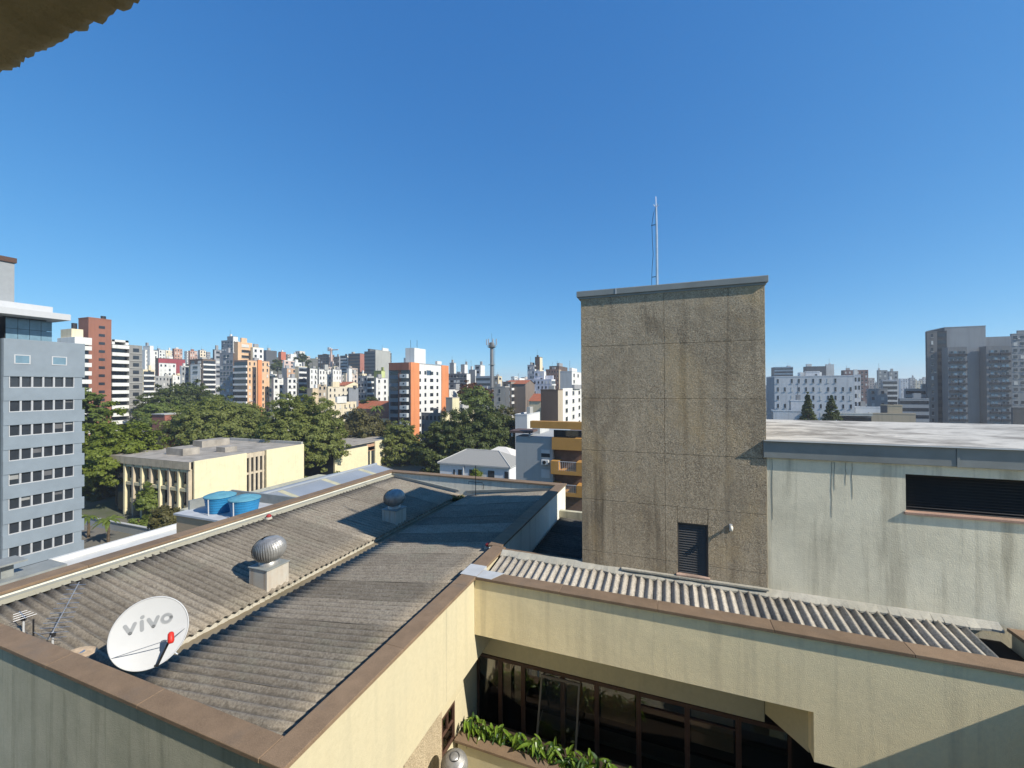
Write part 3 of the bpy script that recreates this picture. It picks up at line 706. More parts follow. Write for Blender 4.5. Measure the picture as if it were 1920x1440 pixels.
# yagi antennas
def yagi(name, base, direction, L, n, label, h=0.45):
    t = thing(name, base, label, 'antenna', 'TV antennas on the corrugated roof'); b = Vector(base); d = Vector(direction).normalized()
    s = d.cross(Vector((0, 0, 1))).normalized(); top = b + Vector((0, 0, h))
    MB().tube([b, top], 0.016, 8).build('mast', M['white'], t)
    a = top - d*0.12; MB().tube([a, a+d*L], 0.0075, 6).build('boom', M['steel'], t)
    for i in range(n):
        p = a+d*(L*(i+0.4)/n); w_ = (0.27-0.14*i/n)*min(1, L+0.2)
        MB().tube([p-s*w_, p+s*w_], 0.0055, 5).build('element', M['steel'], t)
    MB().box(top.x-.03, top.x+.03, top.y-.03, top.y+.03, top.z-.08, top.z-.01).build('clamp', M['black'], t)
yagi('yagi_antenna', (-10.35, 4.02, -4.78), (-0.28, 0.55, 0.8), 0.95, 12, 'grey comb shaped TV antenna beside the satellite dish', 0.42)
yagi('yagi_antenna', (-11.45, 4.05, -4.66), (-0.9, 0.1, 0.12), 0.35, 4, 'small pale TV antenna at the left end of the near coping', 0.36)
an = thing('antenna_stub', (-10.9, 3.98, -4.7), 'short black antenna rod behind the near coping', 'antenna')
MB().tube([(-10.9, 3.98, -4.72), (-10.9, 3.98, -4.22)], 0.014, 6).build('rod', M['black'], an)
MB().tube([(-10.9, 3.98, -4.45), (-10.45, 3.99, -4.5)], 0.006, 5).build('cross_wire', M['steel'], an)
# red caps
for p, lab in (((-12.72, 10.2, -4.43), 'small dark red cap on the sheets near the left parapet'), ((-4.62, 10.35, -4.40), 'small red cap beside the coping end at the shadow edge')):
    rc = thing('red_cap', p, lab, 'cap')
    MB().lathe([(0.11, p[2]-0.02), (0.10, p[2]+0.03), (0.07, p[2]+0.05)], p[0], p[1], 14).build('cap_base', M['mortar'], rc)
    MB().lathe([(0.08, p[2]+0.05), (0.085, p[2]+0.09), (0.05, p[2]+0.13), (0.001, p[2]+0.14)], p[0], p[1], 14).build('cap_dome', plain('dull_red', (0.28, 0.03, 0.03), 0.6), rc, smooth=True)
# rod with a U bracket at the far parapet
ap = thing('roof_rod', (-8.15, 16.9, -5.0), 'thin dark metal rod with bracket at the far parapet', 'rod')
MB().tube([(-8.15, 16.9, -5.05), (-8.15, 16.9, -3.55)], 0.018, 6).build('rod', M['black'], ap)
MB().tube([(-8.5, 16.9, -4.42), (-8.5, 16.88, -4.30), (-7.8, 16.88, -4.30), (-7.75, 16.9, -4.4), (-7.78, 16.9, -4.6)], 0.014, 6).build('u_bracket', M['black'], ap)
MB().prism([(-4.72, 15.05), (-4.42, 15.05), (-4.42, 15.3)], -4.46, -4.30).build('grey_wedge', M['metal'], BD)  # small grey wedge beside the far right coping

# ------------------------------------------------------------------ the building we look out of: its wall and rough eave
OWN = thing('viewpoint_building', (0, -1.2, GZ), 'rough brown plaster eave of the near building at the top left corner', 'building')
def eave():
    e = ray(0, 147); yE = 0.95; zE = yE*e.z/e.y
    nx = 620; xs = np.linspace(-9.0, 4.0, nx); V = []; Fq = []
    edge = []
    a = 0.0
    for i in range(nx):
        a = 0.74*a + random.uniform(-1, 1)*0.0095
        edge.append((a, random.uniform(-1, 1)*0.006))
    prof = [(-2.4, 0.0), (-1.2, 0.0), (-0.3, 0.0), (-0.15, 0), (-0.07, 0), (-0.03, 0.002), (0.0, 0.012), (0.004, 0.03), (0.0, 0.12), (0.0, 0.3), (-2.4, 0.3)]
    for i, x in enumerate(xs):
        for j, (dy, dz) in enumerate(prof):
            k = 1.0 if 3 < j < 8 else 0.25
            V.append((x, yE+dy+edge[i][0]*k, zE+dz+edge[i][1]*k + (random.uniform(-1, 1)*0.007 if j < 9 else 0)))
    m_ = len(prof)
    for i in range(nx-1):
        for j in range(m_-1): Fq.append((i*m_+j, (i+1)*m_+j, (i+1)*m_+j+1, i*m_+j+1))
    obj('eave', raw_mesh('eave', np.array(V), np.array(Fq), True), M['soffit'], OWN)
    MB().box(-9.0, 4.0, -1.6, -1.44, zE+0.02, zE+0.29).build('eave_root', M['soffit'], OWN)
    MB().box(-9.0, 4.0, -1.9, -1.6, GZ, zE+0.6).build('wall', M['yellow'], OWN)
eave()

# ------------------------------------------------------------------ low neighbours behind the left parapet
NB = thing('tank_building', (-23, 17, GZ), 'low beige building with a flat white roof holding two blue water tanks', 'building')
MB().box(-25.75, -14.2, 14.95, 18.2, GZ, -7.06).build('wall', plaster('beige_render', (0.42, 0.31, 0.20), (0.25, 0.2, 0.14), 0.2, 0.2), NB)
MB().box(-25.85, -14.2, 14.85, 18.3, -7.06, -6.96).build('roof_slab', plain('pale_screed', (0.42, 0.43, 0.44), 0.7), NB)
MB().box(-25.85, -25.7, 15.6, 18.06, -6.955, -6.45).box(-25.85, -14.3, 18.08, 18.2, -6.955, -6.42).build('parapet', M['metal'], NB)
for (x, y, lab) in ((-23.75, 16.0, 'blue plastic water tank nearer the roof corner, left of its twin'), (-21.85, 16.05, 'blue plastic water tank with faded lid, right of its twin')):
    t = thing('water_tank', (x, y, -6.96), lab, 'water tank', 'blue water tanks')
    prof = []
    for i in range(13):
        z = -6.96+0.85*i/12; prof.append((0.60+0.14*i/12+(0.012 if i % 2 else 0), z))
    MB().lathe([(0.001, -6.96)]+prof+[(0.78, -6.105), (0.78, -6.05)], x, y, 40).build('body', M['tank'], t, smooth=False)
    MB().lathe([(0.79, -6.08), (0.78, -6.035), (0.62, -5.97), (0.3, -5.90), (0.26, -5.87), (0.001, -5.86)], x, y, 40).build('lid', M['tank_lid'], t)
    MB().tube([(x+0.2, y-0.76, -6.96), (x+0.2, y-0.78, -6.1)], 0.03, 6).build('pipe', M['white'], t)
# long grey sheet-metal roof with yellowed skylight strips
WH = thing('warehouse', (-22, 30, GZ), 'long warehouse with pale grey metal roof and yellowed skylight strips', 'building')
rx, rz, ez = -24.9, -7.0, -8.3
MB().box(-31.5, -18.2, 18.5, 30.6, GZ, ez-0.02).build('wall', M['green_wall'], WH)
gm = NT('grey_metal_sheet'); gc = gm.mix(gm.ramp(gm.noise(0.35, 5), 0.35, 0.7), (0.27, 0.29, 0.31), (0.34, 0.36, 0.38)); MG = gm.done(gc, 0.5, 0.2, 0.4)
SK = plain('yellowed_fibreglass', (0.46, 0.42, 0.27), 0.5, 0, 0.15)
def gable(y0, y1, m, name, lift=0.0):
    mb = MB()
    for (xa, za, xb, zb) in ((-31.7, ez-0.3, rx, rz), (rx, rz, -18.0, ez)):
        mb.poly([(xa, y0, za+lift), (xb, y0, zb+lift), (xb, y1, zb+lift), (xa, y1, za+lift)])
        mb.poly([(xa, y0, za+lift-0.06), (xa, y1, za+lift-0.06), (xb, y1, zb+lift-0.06), (xb, y0, zb+lift-0.06)])
        mb.poly([(xa, y0, za+lift-.06), (xb, y0, zb+lift-.06), (xb, y0, zb+lift), (xa, y0, za+lift)])
        mb.poly([(xa, y1, za+lift), (xb, y1, zb+lift), (xb, y1, zb+lift-.06), (xa, y1, za+lift-.06)])
    return mb.build(name, m, WH)
ys = [18.4, 20.55, 20.95, 24.3, 24.75, 28.3, 28.8, 30.8]
for i in range(len(ys)-1):
    gable(ys[i]+0.004, ys[i+1]-0.004, SK if i % 2 else MG, 'skylight_strip' if i % 2 else 'roof_sheet')
MB().tube([(rx, 18.38, rz+0.03), (rx, 30.82, rz+0.03)], 0.12, 8).build('ridge_cap', MG, WH)
# low buildings further left
LB = thing('white_roofed_block', (-30, 18, GZ), 'low block with a white flat roof and parapet beyond the left coping', 'building')
MB().box(-37.8, -26.2, 14.6, 22.0, GZ, -11.52).build('wall', M['green_wall'], LB)
MB().box(-37.9, -26.1, 14.5, 22.1, -11.52, -11.4).build('roof', plain('white_roof_paint', (0.56, 0.55, 0.51), 0.8, 0, 0.1, 0.8), LB)
MB().box(-37.9, -37.6, 14.5, 22.1, -11.399, -11.1).box(-37.6, -33.0, 21.8, 22.1, -11.399, -11.1).build('parapet', plain('white_wall_paint', (0.6, 0.59, 0.55), 0.8, 0, 0.08), LB)
SB = thing('salmon_block', (-33, 11, GZ), 'low salmon rendered block with zinc clad roof edge beyond the left coping', 'building')
MB().box(-37.2, -30.0, 5.0, 14.3, GZ, -11.5).build('wall', plaster('salmon_render', (0.52, 0.40, 0.30), (0.3, 0.22, 0.16), 0.2, 0.25), SB)
MB().box(-37.4, -35.4, 11.6, 14.4, -11.5, -11.0).build('zinc_edge', M['metal'], SB)
MB().box(-35.2, -30.0, 11.6, 14.4, -11.5, -11.38).build('zinc_roof', M['metal'], SB)
MB().box(-36.6, -36.2, 11.9, 12.4, -11.0, -10.2).box(-37.2, -35.7, 11.5, 12.8, -10.2, -10.1).build('vent_hood', M['metal'], SB)

# ------------------------------------------------------------------ the city
# every block stands square to the street grid: a face towards -y and, left of the vanishing point, a sunlit face towards +x
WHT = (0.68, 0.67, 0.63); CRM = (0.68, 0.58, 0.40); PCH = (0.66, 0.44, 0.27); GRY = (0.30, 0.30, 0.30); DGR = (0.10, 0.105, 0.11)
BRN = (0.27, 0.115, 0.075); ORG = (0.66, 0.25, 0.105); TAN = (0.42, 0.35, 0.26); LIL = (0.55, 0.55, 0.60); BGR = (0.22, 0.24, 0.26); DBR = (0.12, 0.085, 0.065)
CONC = (0.40, 0.39, 0.36)
def jit(a): return random.uniform(-a, a)
def face_windows(mbs, plane, a0, a1, z0, z1, style, fl=3.0):
    """window boxes on one face; plane = ('y', Y) facing -y or ('x', X, s) facing s along x"""
    kind = style[0]; L = a1-a0
    if L < 0.8: return
    def put(mb, p, q, zz0, zz1, out=0.05, inn=0.15):
        if plane[0] == 'y': mb.box(p, q, plane[1]-out, plane[1]+inn, zz0, zz1)
        else:
            s = plane[2]; xa, xb = plane[1]+s*out, plane[1]-s*inn; mb.box(min(xa, xb), max(xa, xb), p, q, zz0, zz1)
    nf = int((z1-z0-0.7)/fl)
    for f in range(nf):
        zt = z1-0.75-f*fl; zb = zt-1.45
        if kind == 'g':
            n = style[1]; wf = style[2] if len(style) > 2 else 0.5
            for i in range(n):
                c = a0+L*(i+0.5)/n; hw = L/n*wf/2
                if random.random() < 0.05: continue
                if L/n > 1.6: put(mbs['sill'], c-hw-0.12, c+hw+0.12, zb-0.16, zb-0.005, 0.16)
                if random.random() < 0.07: put(mbs['sill'], c+hw+0.15, c+hw+0.85, zb-0.2, zb+0.35, 0.35)
                put(mbs['pale_shutter'] if random.random() < 0.22 else mbs['window'], c-hw, c+hw, zb, zt)
        elif kind == 'b':                                   # dark boxes put in for loggia shade, behind pale balcony fronts
            put(mbs['window'], a0+0.25, a1-0.25, zb-0.25, zt+0.1)
            put(mbs['balcony'], a0+0.1, a1-0.1, zb-1.25, zb-0.25, style[1] if len(style) > 1 else 0.9)
        elif kind == 's':                                   # continuous ribbon windows
            put(mbs['window'], a0+0.1, a1-0.1, zb, zt)
def block(root, l, c, r, top, d, cy, cx=None, wy=None, wx=None, fl=3.0, bal=None, clutter=1, bottom=None, wall_name='wall', depth=13.0, flat_roof=True):  # fronts often get a darker colour than sides, shade put into the paint
    cx = cx or cy
    P = ray(c, top)*d; Yf = P.y; zt = P.z
    rightside = c > 1250
    if not rightside:
        x1 = P.x; x0 = ony(l, top, Yf).x if l < c-0.3 else x1-depth
        y1 = onx(r, top, x1).y if r > c+0.5 else Yf+depth
        xr = (x0, x1)
    else:
        x0 = P.x; x1 = ony(r, top, Yf).x
        y1 = onx(l, top, x0).y if l < c-0.5 else Yf+depth
    zb = bottom if bottom is not None else min(terrain(x0, Yf), terrain(x1, Yf), terrain(x1, y1), terrain(x0, y1))-0.5
    if y1-Yf > 60: y1 = Yf+60
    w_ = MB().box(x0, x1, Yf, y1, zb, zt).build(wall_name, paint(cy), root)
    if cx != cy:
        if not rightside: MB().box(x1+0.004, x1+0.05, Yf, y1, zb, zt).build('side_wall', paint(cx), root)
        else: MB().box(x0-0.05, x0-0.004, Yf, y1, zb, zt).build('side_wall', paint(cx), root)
    mbs = dict(window=MB(), pale_shutter=MB(), balcony=MB(), sill=MB())
    if wy: face_windows(mbs, ('y', Yf), x0, x1, zb, zt, wy, fl)
    if wx: face_windows(mbs, ('x', x1+0.05, 1) if not rightside else ('x', x0-0.05, -1), Yf, y1, zb, zt, wx, fl)
    for k, mt in (('window', M['glass']), ('pale_shutter', M['blind_far']), ('sill', paint((0.5, 0.49, 0.47))), ('balcony', bal or paint((0.66, 0.65, 0.62)))):
        if mbs[k].v: mbs[k].build(k, mt, root, kind='stuff')
    if flat_roof:                                       # parapet rim and roof surface
        MB().box(x0-0.06, x1+0.06, Yf-0.06, Yf+0.2, zt, zt+0.35).box(x0-0.06, x0+0.2, Yf+0.2, y1, zt, zt+0.35).box(x1-0.2, x1+0.06, Yf+0.2, y1, zt, zt+0.35).build('parapet', paint(mul(cy, 1.05)), root)
    for k in range(clutter):
        w2 = random.uniform(0.12, 0.3)*(x1-x0); d2 = random.uniform(0.2, 0.4)*(y1-Yf); h2 = random.uniform(1.2, 3.0)
        a = random.uniform(x0+0.3, max(x0+0.4, x1-w2-0.3)); b = random.uniform(Yf+0.6, max(Yf+0.7, y1-d2-0.3))
        MB().box(a, a+max(w2, 1.0), b, b+max(d2, 1.0), zt, zt+h2).build('roof_box', paint(random.choice([WHT, CONC, GRY, cy])), root)
        if random.random() < 0.5:
            MB().tube([(a+0.3, b+0.3, zt+h2), (a+0.3, b+0.3, zt+h2+random.uniform(1.5, 4))], 0.06, 4).build('aerial', M['black'], root)
    return dict(x0=x0, x1=x1, Yf=Yf, y1=y1, zb=zb, zt=zt)
def building(name, label, d, *blocks, group=None, **kw):
    l, c, r, top = blocks[0][:4]; P = ray(c, top)*d
    t = thing(name, (P.x, P.y, terrain(P.x, P.y)), label, 'building', group)
    out = []
    for i, b in enumerate(blocks):
        b = list(b); opt = dict(kw)
        if isinstance(b[-1], dict): opt.update(b.pop())
        dd = opt.pop('d', d)
        out.append(block(t, *b[:4], dd, *b[4:], **opt))
    return t, out

# ---- blue-grey office tower at the left edge (its long face looks towards +x)
def office():
    X = -76.0; y0, y1 = 25.1, 32.35; zt = 6.3
    t = thing('office_tower', (X, 28, GZ), 'blue grey office tower with ribbon windows and white glazed penthouse at left', 'building')
    wallp = plain('blue_grey_render', (0.205, 0.242, 0.275), 0.8, 0, 0.08, 0.6, 0.1)
    MB().box(X-15, X-0.35, y0, y1, -21.7, zt).build('core_wall', wallp, t)
    rows = [(-0.40, -1.72)]
    fl = 3.0; zt0 = 0.72
    # spandrel bands and window rows, measured from the photograph
    z = zt; tops = [ony(60, v, 26.9).z for v in ()]
    rowc = [1.62-3.03*i for i in range(8)]                # top of each window row
    bands = [(rowc[0], zt)] + [(rowc[i+1], rowc[i]-1.42) for i in range(7)] + [(-22.3, rowc[7]-1.42)]
    for i, (b, a) in enumerate(bands):
        lo, hi = min(a, b), max(a, b)
        MB().box(X-0.34, X+0.05, y0, y1+0.25, lo, hi).build('spandrel', wallp, t, bevel=0.02)
    for i in range(8):
        zt_ = rowc[i]; zb_ = zt_-1.42
        MB().box(X-0.34, X-0.02, y0, 25.55, zb_+0.003, zt_-0.003).build('pier', wallp, t); MB().box(X-0.34, X-0.02, 31.55, y1, zb_+0.003, zt_-0.003).build('pier', wallp, t)
        n = 6; ya, yb = 25.56, 31.54
        for k in range(n):
            a, b = ya+(yb-ya)*k/n, ya+(yb-ya)*(k+1)/n
            wn = MB().box(X-0.2, X+0.0, a+0.01, a+0.08, zb_+0.01, zt_-0.01).box(X-0.2, X+0.0, b-0.08, b-0.01, zb_+0.01, zt_-0.01).box(X-0.2, X+0.0, a+0.08, b-0.08, zb_+0.01, zb_+0.10).build('window', M['white'], t)
            MB().box(X-0.30, X-0.25, a+0.03, b-0.03, zb_+0.05, zt_-0.01).build('pane', M['glass'], wn)
            if random.random() < 0.25: MB().box(X-0.245, X-0.24, a+0.09, b-0.09, zt_-random.uniform(0.3, 0.9), zt_-0.01).build('roller_blind', random.choice((paint((0.3, 0.3, 0.29)), paint((0.12, 0.12, 0.125)))), wn)
    for (ya, yb) in ((25.95, 27.35), (29.3, 30.75)):
        wn = MB().box(X+0.051, X+0.10, ya, ya+0.1, 3.2, 4.35).box(X+0.051, X+0.10, yb-0.1, yb, 3.2, 4.35).box(X+0.051, X+0.10, ya+0.1, yb-0.1, 3.2, 3.3).box(X+0.051, X+0.10, ya+0.1, yb-0.1, 4.25, 4.35).build('window', M['white'], t)
        MB().box(X+0.055, X+0.075, ya+0.1, yb-0.1, 3.3, 4.25).build('pane', M['glass2'], wn)
    # glazed penthouse with wide white eaves
    MB().box(X-14, X-1.3, y0+0.5, 29.3, zt, 9.14).build('penthouse_core', M['dark'], t)
    for k in range(4):
        for j in range(2):
            a, b = y0+0.55+k*1.04, y0+0.55+(k+1)*1.04; c_, e = zt+0.05+j*1.35, zt+0.05+(j+1)*1.35
            MB().box(X-1.28, X-1.22, a+0.02, b-0.02, c_+0.02, e-0.02).build('glass_panel', M['glass2'], t)
    MB().box(X-15, X-0.35+1.9, y0-2, onx(133, 600, X+1.55).y, 9.15, 9.95).build('eave', M['white'], t, bevel=0.02)
    MB().box(X-14, X-0.9, y0-2, onx(99, 580, X-0.9).y, 9.95, 11.0).build('roof_upstand', M['white'], t)
    yt = onx(27, 530, X-3.0).y
    MB().box(X-9, X-3.0, 20.0, yt, 11.0, onx(20, 492, X-3).z).build('roof_tower', plain('grey_white_render', (0.27, 0.285, 0.295), 0.8, 0, 0.06), t)
    MB().box(X-9.2, X-2.8, 19.8, yt+0.15, onx(20, 492, X-3).z, onx(20, 483, X-3).z).build('roof_tower_cap', M['frame'], t)
    MB().box(X-15, X-0.6, 20.5, y0-0.16, GZ, 8.2).build('side_volume', plain('cream_side', (0.55, 0.54, 0.5), 0.8, 0, 0.06), t)
    for y in (25.3, 31.6): MB().box(X-1.6, X-0.4, y-0.55, y+0.55, GZ, -22.3).build('pillar', M['white'], t)
    MB().box(X-15, X-2.2, y0+0.4, y1-0.4, GZ, -21.75).build('ground_floor', M['glass'], t)
office()

# ---- brown and white apartment tower behind it
t, o = building('apartment_tower', 'apartment tower with brick red slab, white balconies and grey end behind the office tower', 152,
    (147, 166, 209, 596, BRN, BRN, None, None, dict(clutter=0)), wall_name='brick_slab')
b = o[0]; X = b['x1']
for i in range(11):
    z = b['zt']-2.5-i*3.05; y = onx(191, 620, X).y
    wn = MB().box(X+0.02, X+0.08, y-0.9, y+0.9, z-1.0, z).build('window', M['glass'], t)
def cols(pxa, pxb): return onx(pxa, 650, X).y, onx(pxb, 650, X).y
ya, yb = cols(210, 242); zt = onx(210, 645, X).z
MB().box(X-14, X-1.6, ya, yb, GZ, zt).build('balcony_core', M['glass'], t)
for i in range(13):
    z = zt-0.2-i*2.95; MB().box(X-1.6, X+0.25, ya+0.02, yb, z-1.35, z).build('balcony', paint(WHT), t, bevel=0.05)
za, zb_ = onx(210, 636, X).z, zt
MB().box(X-10, X-0.3, ya+0.1, ya+1.0, zt, za).box(X-10, X-0.3, yb-1, yb, zt, za).box(X-10, X-0.3, ya, yb, za-0.8, za).build('roof_pergola', paint(WHT), t)
yc, yd = cols(242, 267); z2 = onx(250, 647, X).z
MB().box(X-14, X-0.1, yb+0.02, yd, GZ, z2).build('end_wall', paint((0.24, 0.235, 0.22)), t)
for i in range(13):
    z = z2-1.3-i*2.95; MB().box(X-0.1, X+0.0, yb+(yd-yb)*0.3, yb+(yd-yb)*0.75, z-1.4, z).build('window', M['glass'], t)
    MB().box(X-0.1, X+0.15, yb+0.1, yd, z-2.1, z-1.85).build('sill_band', paint(CONC), t)
ye, yf = cols(148, 165); z3 = onx(160, 633, X+6).z
ye, yf = onx(140, 640, X+6).y, onx(171, 640, X+6).y
MB().box(X-5, X+4.5, ye, yf, GZ, z3-1).build('front_core', M['glass'], t)
for i in range(12):
    z = z3-i*3.0; MB().box(X-5, X+6.3, ye-0.1, yf+0.1, z-(2.6 if i == 0 else 1.5), z).build('balcony', paint(WHT), t, bevel=0.05)
cya, cyb = onx(134, 625, X+3).y, onx(156, 625, X+3).y
MB().box(X-4, X+3, cya, cyb, z3, onx(145, 617, X+3).z).build('roof_box', paint(CRM), t)
czz = onx(145, 617, X+3).z
MB().tube([(X+1, (cya+cyb)/2, czz), (X+1, (cya+cyb)/2, czz+2.2)], 0.8, 8).build('chimney', M['black'], t)
MB().tube([(X-1.5, onx(198, 600, X).y, b['zt']), (X-1.5, onx(198, 600, X).y, b['zt']+1.5)], 0.8, 8).build('chimney', M['black'], t)

# ---- orange and white tower, middle
t, o = building('apartment_tower', 'white apartment tower with orange corner strips and stacked balconies in the middle distance', 158,
    (729, 769, 840, 681, (0.25, 0.25, 0.26), WHT, None, None, dict(clutter=0, flat_roof=True)))
b = o[0]; X, Yf, zt, zb_ = b['x1'], b['Yf'], b['zt'], b['zb']
def cy_(px): return onx(px, 700, X).y
def cx_(px): return ony(px, 700, Yf).x
for (pa, pb) in ((769, 785), (827, 840)):
    MB().box(X+0.06, X+0.35, cy_(pa), cy_(pb), zb_, zt+0.4).build('orange_strip', paint(ORG), t)
MB().box(cx_(748), cx_(753.5), Yf-0.6, Yf-0.01, zb_, zt).build('brown_pier', paint(BRN), t)
MB().box(cx_(732), X+0.02, Yf-0.9, Yf-0.02, zt-2.6, zt+0.3).build('brown_band', paint(BRN), t)
MB().box(cx_(753.5), X, Yf-0.5, Yf-0.02, zb_, zt-2.6).build('loggia_back', M['glass'], t)
for i in range(12):
    z = zt-4.2-i*3.0
    if z-1.4 < zb_: break
    bc = MB().box(cx_(754.5), X-0.3, Yf-1.9, Yf-0.5, z-1.55, z).build('balcony', paint((0.48, 0.50, 0.50)), t, bevel=0.04)
    MB().box(cx_(761), cx_(763.5), Yf-1.95, Yf-1.9, z-0.9, z-0.4).build('air_conditioner', M['black'], bc)
    MB().box(cx_(732), cx_(747), Yf-0.12, Yf-0.01, z-0.25, z+1.25).build('window', M['glass'], t)
    for (pa, pb, hh) in ((786, 789, 1.3), (795.5, 799, 1.5), (806, 812, 1.4), (818, 821.5, 1.4)):
        MB().box(X+0.05, X+0.1, cy_(pa), cy_(pb), z+0.1, z+0.1+hh).build('window', M['glass'], t)
for k, (pl, pc, pr, tp) in enumerate(((760, 777, 798, 652), (816, 820, 828, 677), (757, 759, 763, 671))):
    block(t, pl, pc, pr, tp, 164 if k == 0 else 166, WHT, WHT, clutter=0, bottom=zt, wall_name='roof_box', flat_roof=False)
for px in (770, 782):
    p = ray(px, 652)*170; MB().tube([p, p+Vector((0, 0, 3.2))], 0.07, 4).build('aerial', M['black'], t)

# ---- grey building with ochre balconies right behind the tower
t = thing('apartment_block', (-15, 53, GZ), 'grey block with ochre balconies and drawn blinds beside the brown tower', 'building')
d = 57; A = ray(967, 818)*d; Yf = A.y; x0 = A.x; xm = ony(1036, 818, Yf).x; xr = ony(1100, 818, Yf).x; zt = A.z
MB().box(x0, xm, Yf, Yf+14, GZ, zt).build('grey_wall', plaster('grey_render', (0.36, 0.37, 0.37), (0.2, 0.2, 0.19), 0.2, 0.2), t)
MB().box(xm+0.01, xr, Yf+0.8, Yf+14, GZ, zt).build('loggia_back', plain('brown_blinds', (0.16, 0.10, 0.07), 0.8, 0, 0.2, 2), t)
OC = plain('ochre_render', (0.42, 0.22, 0.06), 0.8, 0, 0.08, 0.8)
zo = [ony(1040, v, Yf).z for v in (790, 804, 820, 842, 862, 886, 904, 925)]
MB().box(xm-3.0, xr, Yf-0.5, Yf+0.6, zo[1]+0.05, zo[0]).build('roof_band', OC, t)
MB().box(xm, xr, Yf-0.4, Yf+0.79, zo[3], zo[2]).build('balcony', OC, t)
for (a, b) in ((4, 5), (6, 7)):
    bal = MB().box(xm, xm+1.0, Yf-1.0, Yf+0.79, zo[b], zo[a]).box(xm+1.0, xr, Yf-1.0, Yf+0.79, zo[b], zo[b]+0.5).box(xm+3.4, xr, Yf-1.0, Yf+0.79, zo[b]+0.5, zo[a]).build('balcony', OC, t)
    rl = MB()
    for k in range(9): rl.box(xm+1.05+k*0.27, xm+1.09+k*0.27, Yf-0.98, Yf-0.94, zo[b]+0.5, zo[a]-0.02)
    rl.box(xm+1.0, xm+3.4, Yf-1.0, Yf-0.92, zo[a]-0.05, zo[a]+0.02).build('railing', M['white'], bal)
MB().box(xm, xr, Yf+0.6, Yf+0.78, zo[2]+0.02, zo[1]-0.2).build('ribbon_window', M['glass'], t)
for v in (878-54, 878):
    z = ony(1020, v, Yf).z
for (va, vb, m_) in ((843, 850, 'white'), (850, 857, 'glass'), (880, 896, 'white')):
    xa, xb = ony(1015, va, Yf).x, ony(1031, va, Yf).x
    MB().box(xa, xb, Yf-0.05, Yf-0.005, ony(1020, vb, Yf).z+0.01, ony(1020, va, Yf).z).build('shutter' if m_ == 'white' else 'window', M[m_], t)
acx = ony(1019, 866, Yf).x; acz = ony(1019, 870, Yf).z
ac = MB().box(acx-0.2, acx+0.8, Yf-0.5, Yf-0.004, acz, acz+0.62).build('air_conditioner', plain('ac_grey', (0.5, 0.5, 0.49), 0.5), t, bevel=0.03)
MB().tube([(acx+0.25, Yf-0.52, acz+0.31), (acx+0.25, Yf-0.501, acz+0.31)], 0.24, 20).build('fan_grille', M['black'], ac)
wh2 = ony(1010, 795, Yf+4); MB().box(ony(998, 800, Yf+4).x, wh2.x+0.2, Yf+4, Yf+9, zt, ony(1000, 797, Yf+4).z).build('roof_box', paint((0.5, 0.5, 0.48)), t)
MB().box(x0-0.8, xm-3.02, Yf-0.3, Yf+3, zt+0.5, zt+0.8).build('canopy', paint((0.12, 0.08, 0.07)), t)
MB().box(x0-0.6, x0-0.4, Yf-0.2, Yf, zt, zt+0.5).box(xm-3.3, xm-3.1, Yf-0.2, Yf, zt, zt+0.5).build('canopy_post', paint(GRY), t)

# ---- white house with a grey hipped roof
t = thing('house', (-40, 82, GZ), 'white house with grey hipped corrugated roof and dark windows', 'house')
d = 90; A = ray(820, 867)*d; Yf = A.y; xl = A.x; xR = ony(957, 880, Yf).x; ze = A.z; yb = Yf+10
WP = plain('white_house_paint', (0.66, 0.66, 0.66), 0.8, 0, 0.06)
MB().box(xl+0.4, xR-0.4, Yf+0.4, yb-0.4, GZ, ze-0.05).build('wall', WP, t)
zr_ = ze+2.4; ra, rb = xl+4.6, xR-4.6; ym = (Yf+yb)/2
hm = NT('grey_ribbed_roof'); wv = hm.n('ShaderNodeTexWave'); wv.inputs['Scale'].default_value = 1.2; hm.l(hm.mp((1, 0, 0)), wv.inputs[0])
HM = hm.done(hm.mix(wv.outputs['Fac'], (0.23, 0.225, 0.205), (0.31, 0.30, 0.28)), 0.9)
MB().poly([(xl, Yf, ze), (xR, Yf, ze), (rb, ym, zr_), (ra, ym, zr_)]).build('roof', HM, t)
MB().poly([(xR, Yf, ze), (xR, yb, ze), (rb, ym, zr_)]).build('roof', HM, t)
MB().poly([(xl, yb, ze), (xl, Yf, ze), (ra, ym, zr_)]).build('roof', HM, t)
MB().poly([(xR, yb, ze), (xl, yb, ze), (ra, ym, zr_), (rb, ym, zr_)]).build('roof', HM, t)
for a, b in (((xl, Yf, ze), (ra, ym, zr_)), ((xR, Yf, ze), (rb, ym, zr_)), ((ra, ym, zr_), (rb, ym, zr_))):
    MB().tube([a, b], 0.14, 6).build('ridge_cap', plain('pale_ridge', (0.42, 0.41, 0.38), 0.9), t)
MB().box(xl, xR, Yf, yb, ze-0.25, ze-0.04).build('eave_board', paint((0.45, 0.45, 0.44)), t)
for (pa, pb, va, vb) in ((859, 866, 880, 900), (915, 927, 882, 900), (946, 953, 884, 900), (880, 886, 880, 900), (850, 853, 880, 898)):
    xa, xb = ony(pa, va, Yf+0.4).x, ony(pb, va, Yf+0.4).x
    MB().box(xa, xb, Yf+0.34, Yf+0.39, ony(pa, vb, Yf+0.4).z, ony(pa, va, Yf+0.4).z).build('window', M['glass'], t)
MB().tube([(ony(868, 880, Yf).x, Yf+0.2, GZ), (ony(868, 880, Yf).x, Yf+0.2, ze-0.1)], 0.14, 8).build('downpipe', M['white'], t)
t = thing('house', (-30, 98, GZ), 'pale roofed house just behind the grey hipped roof', 'house')
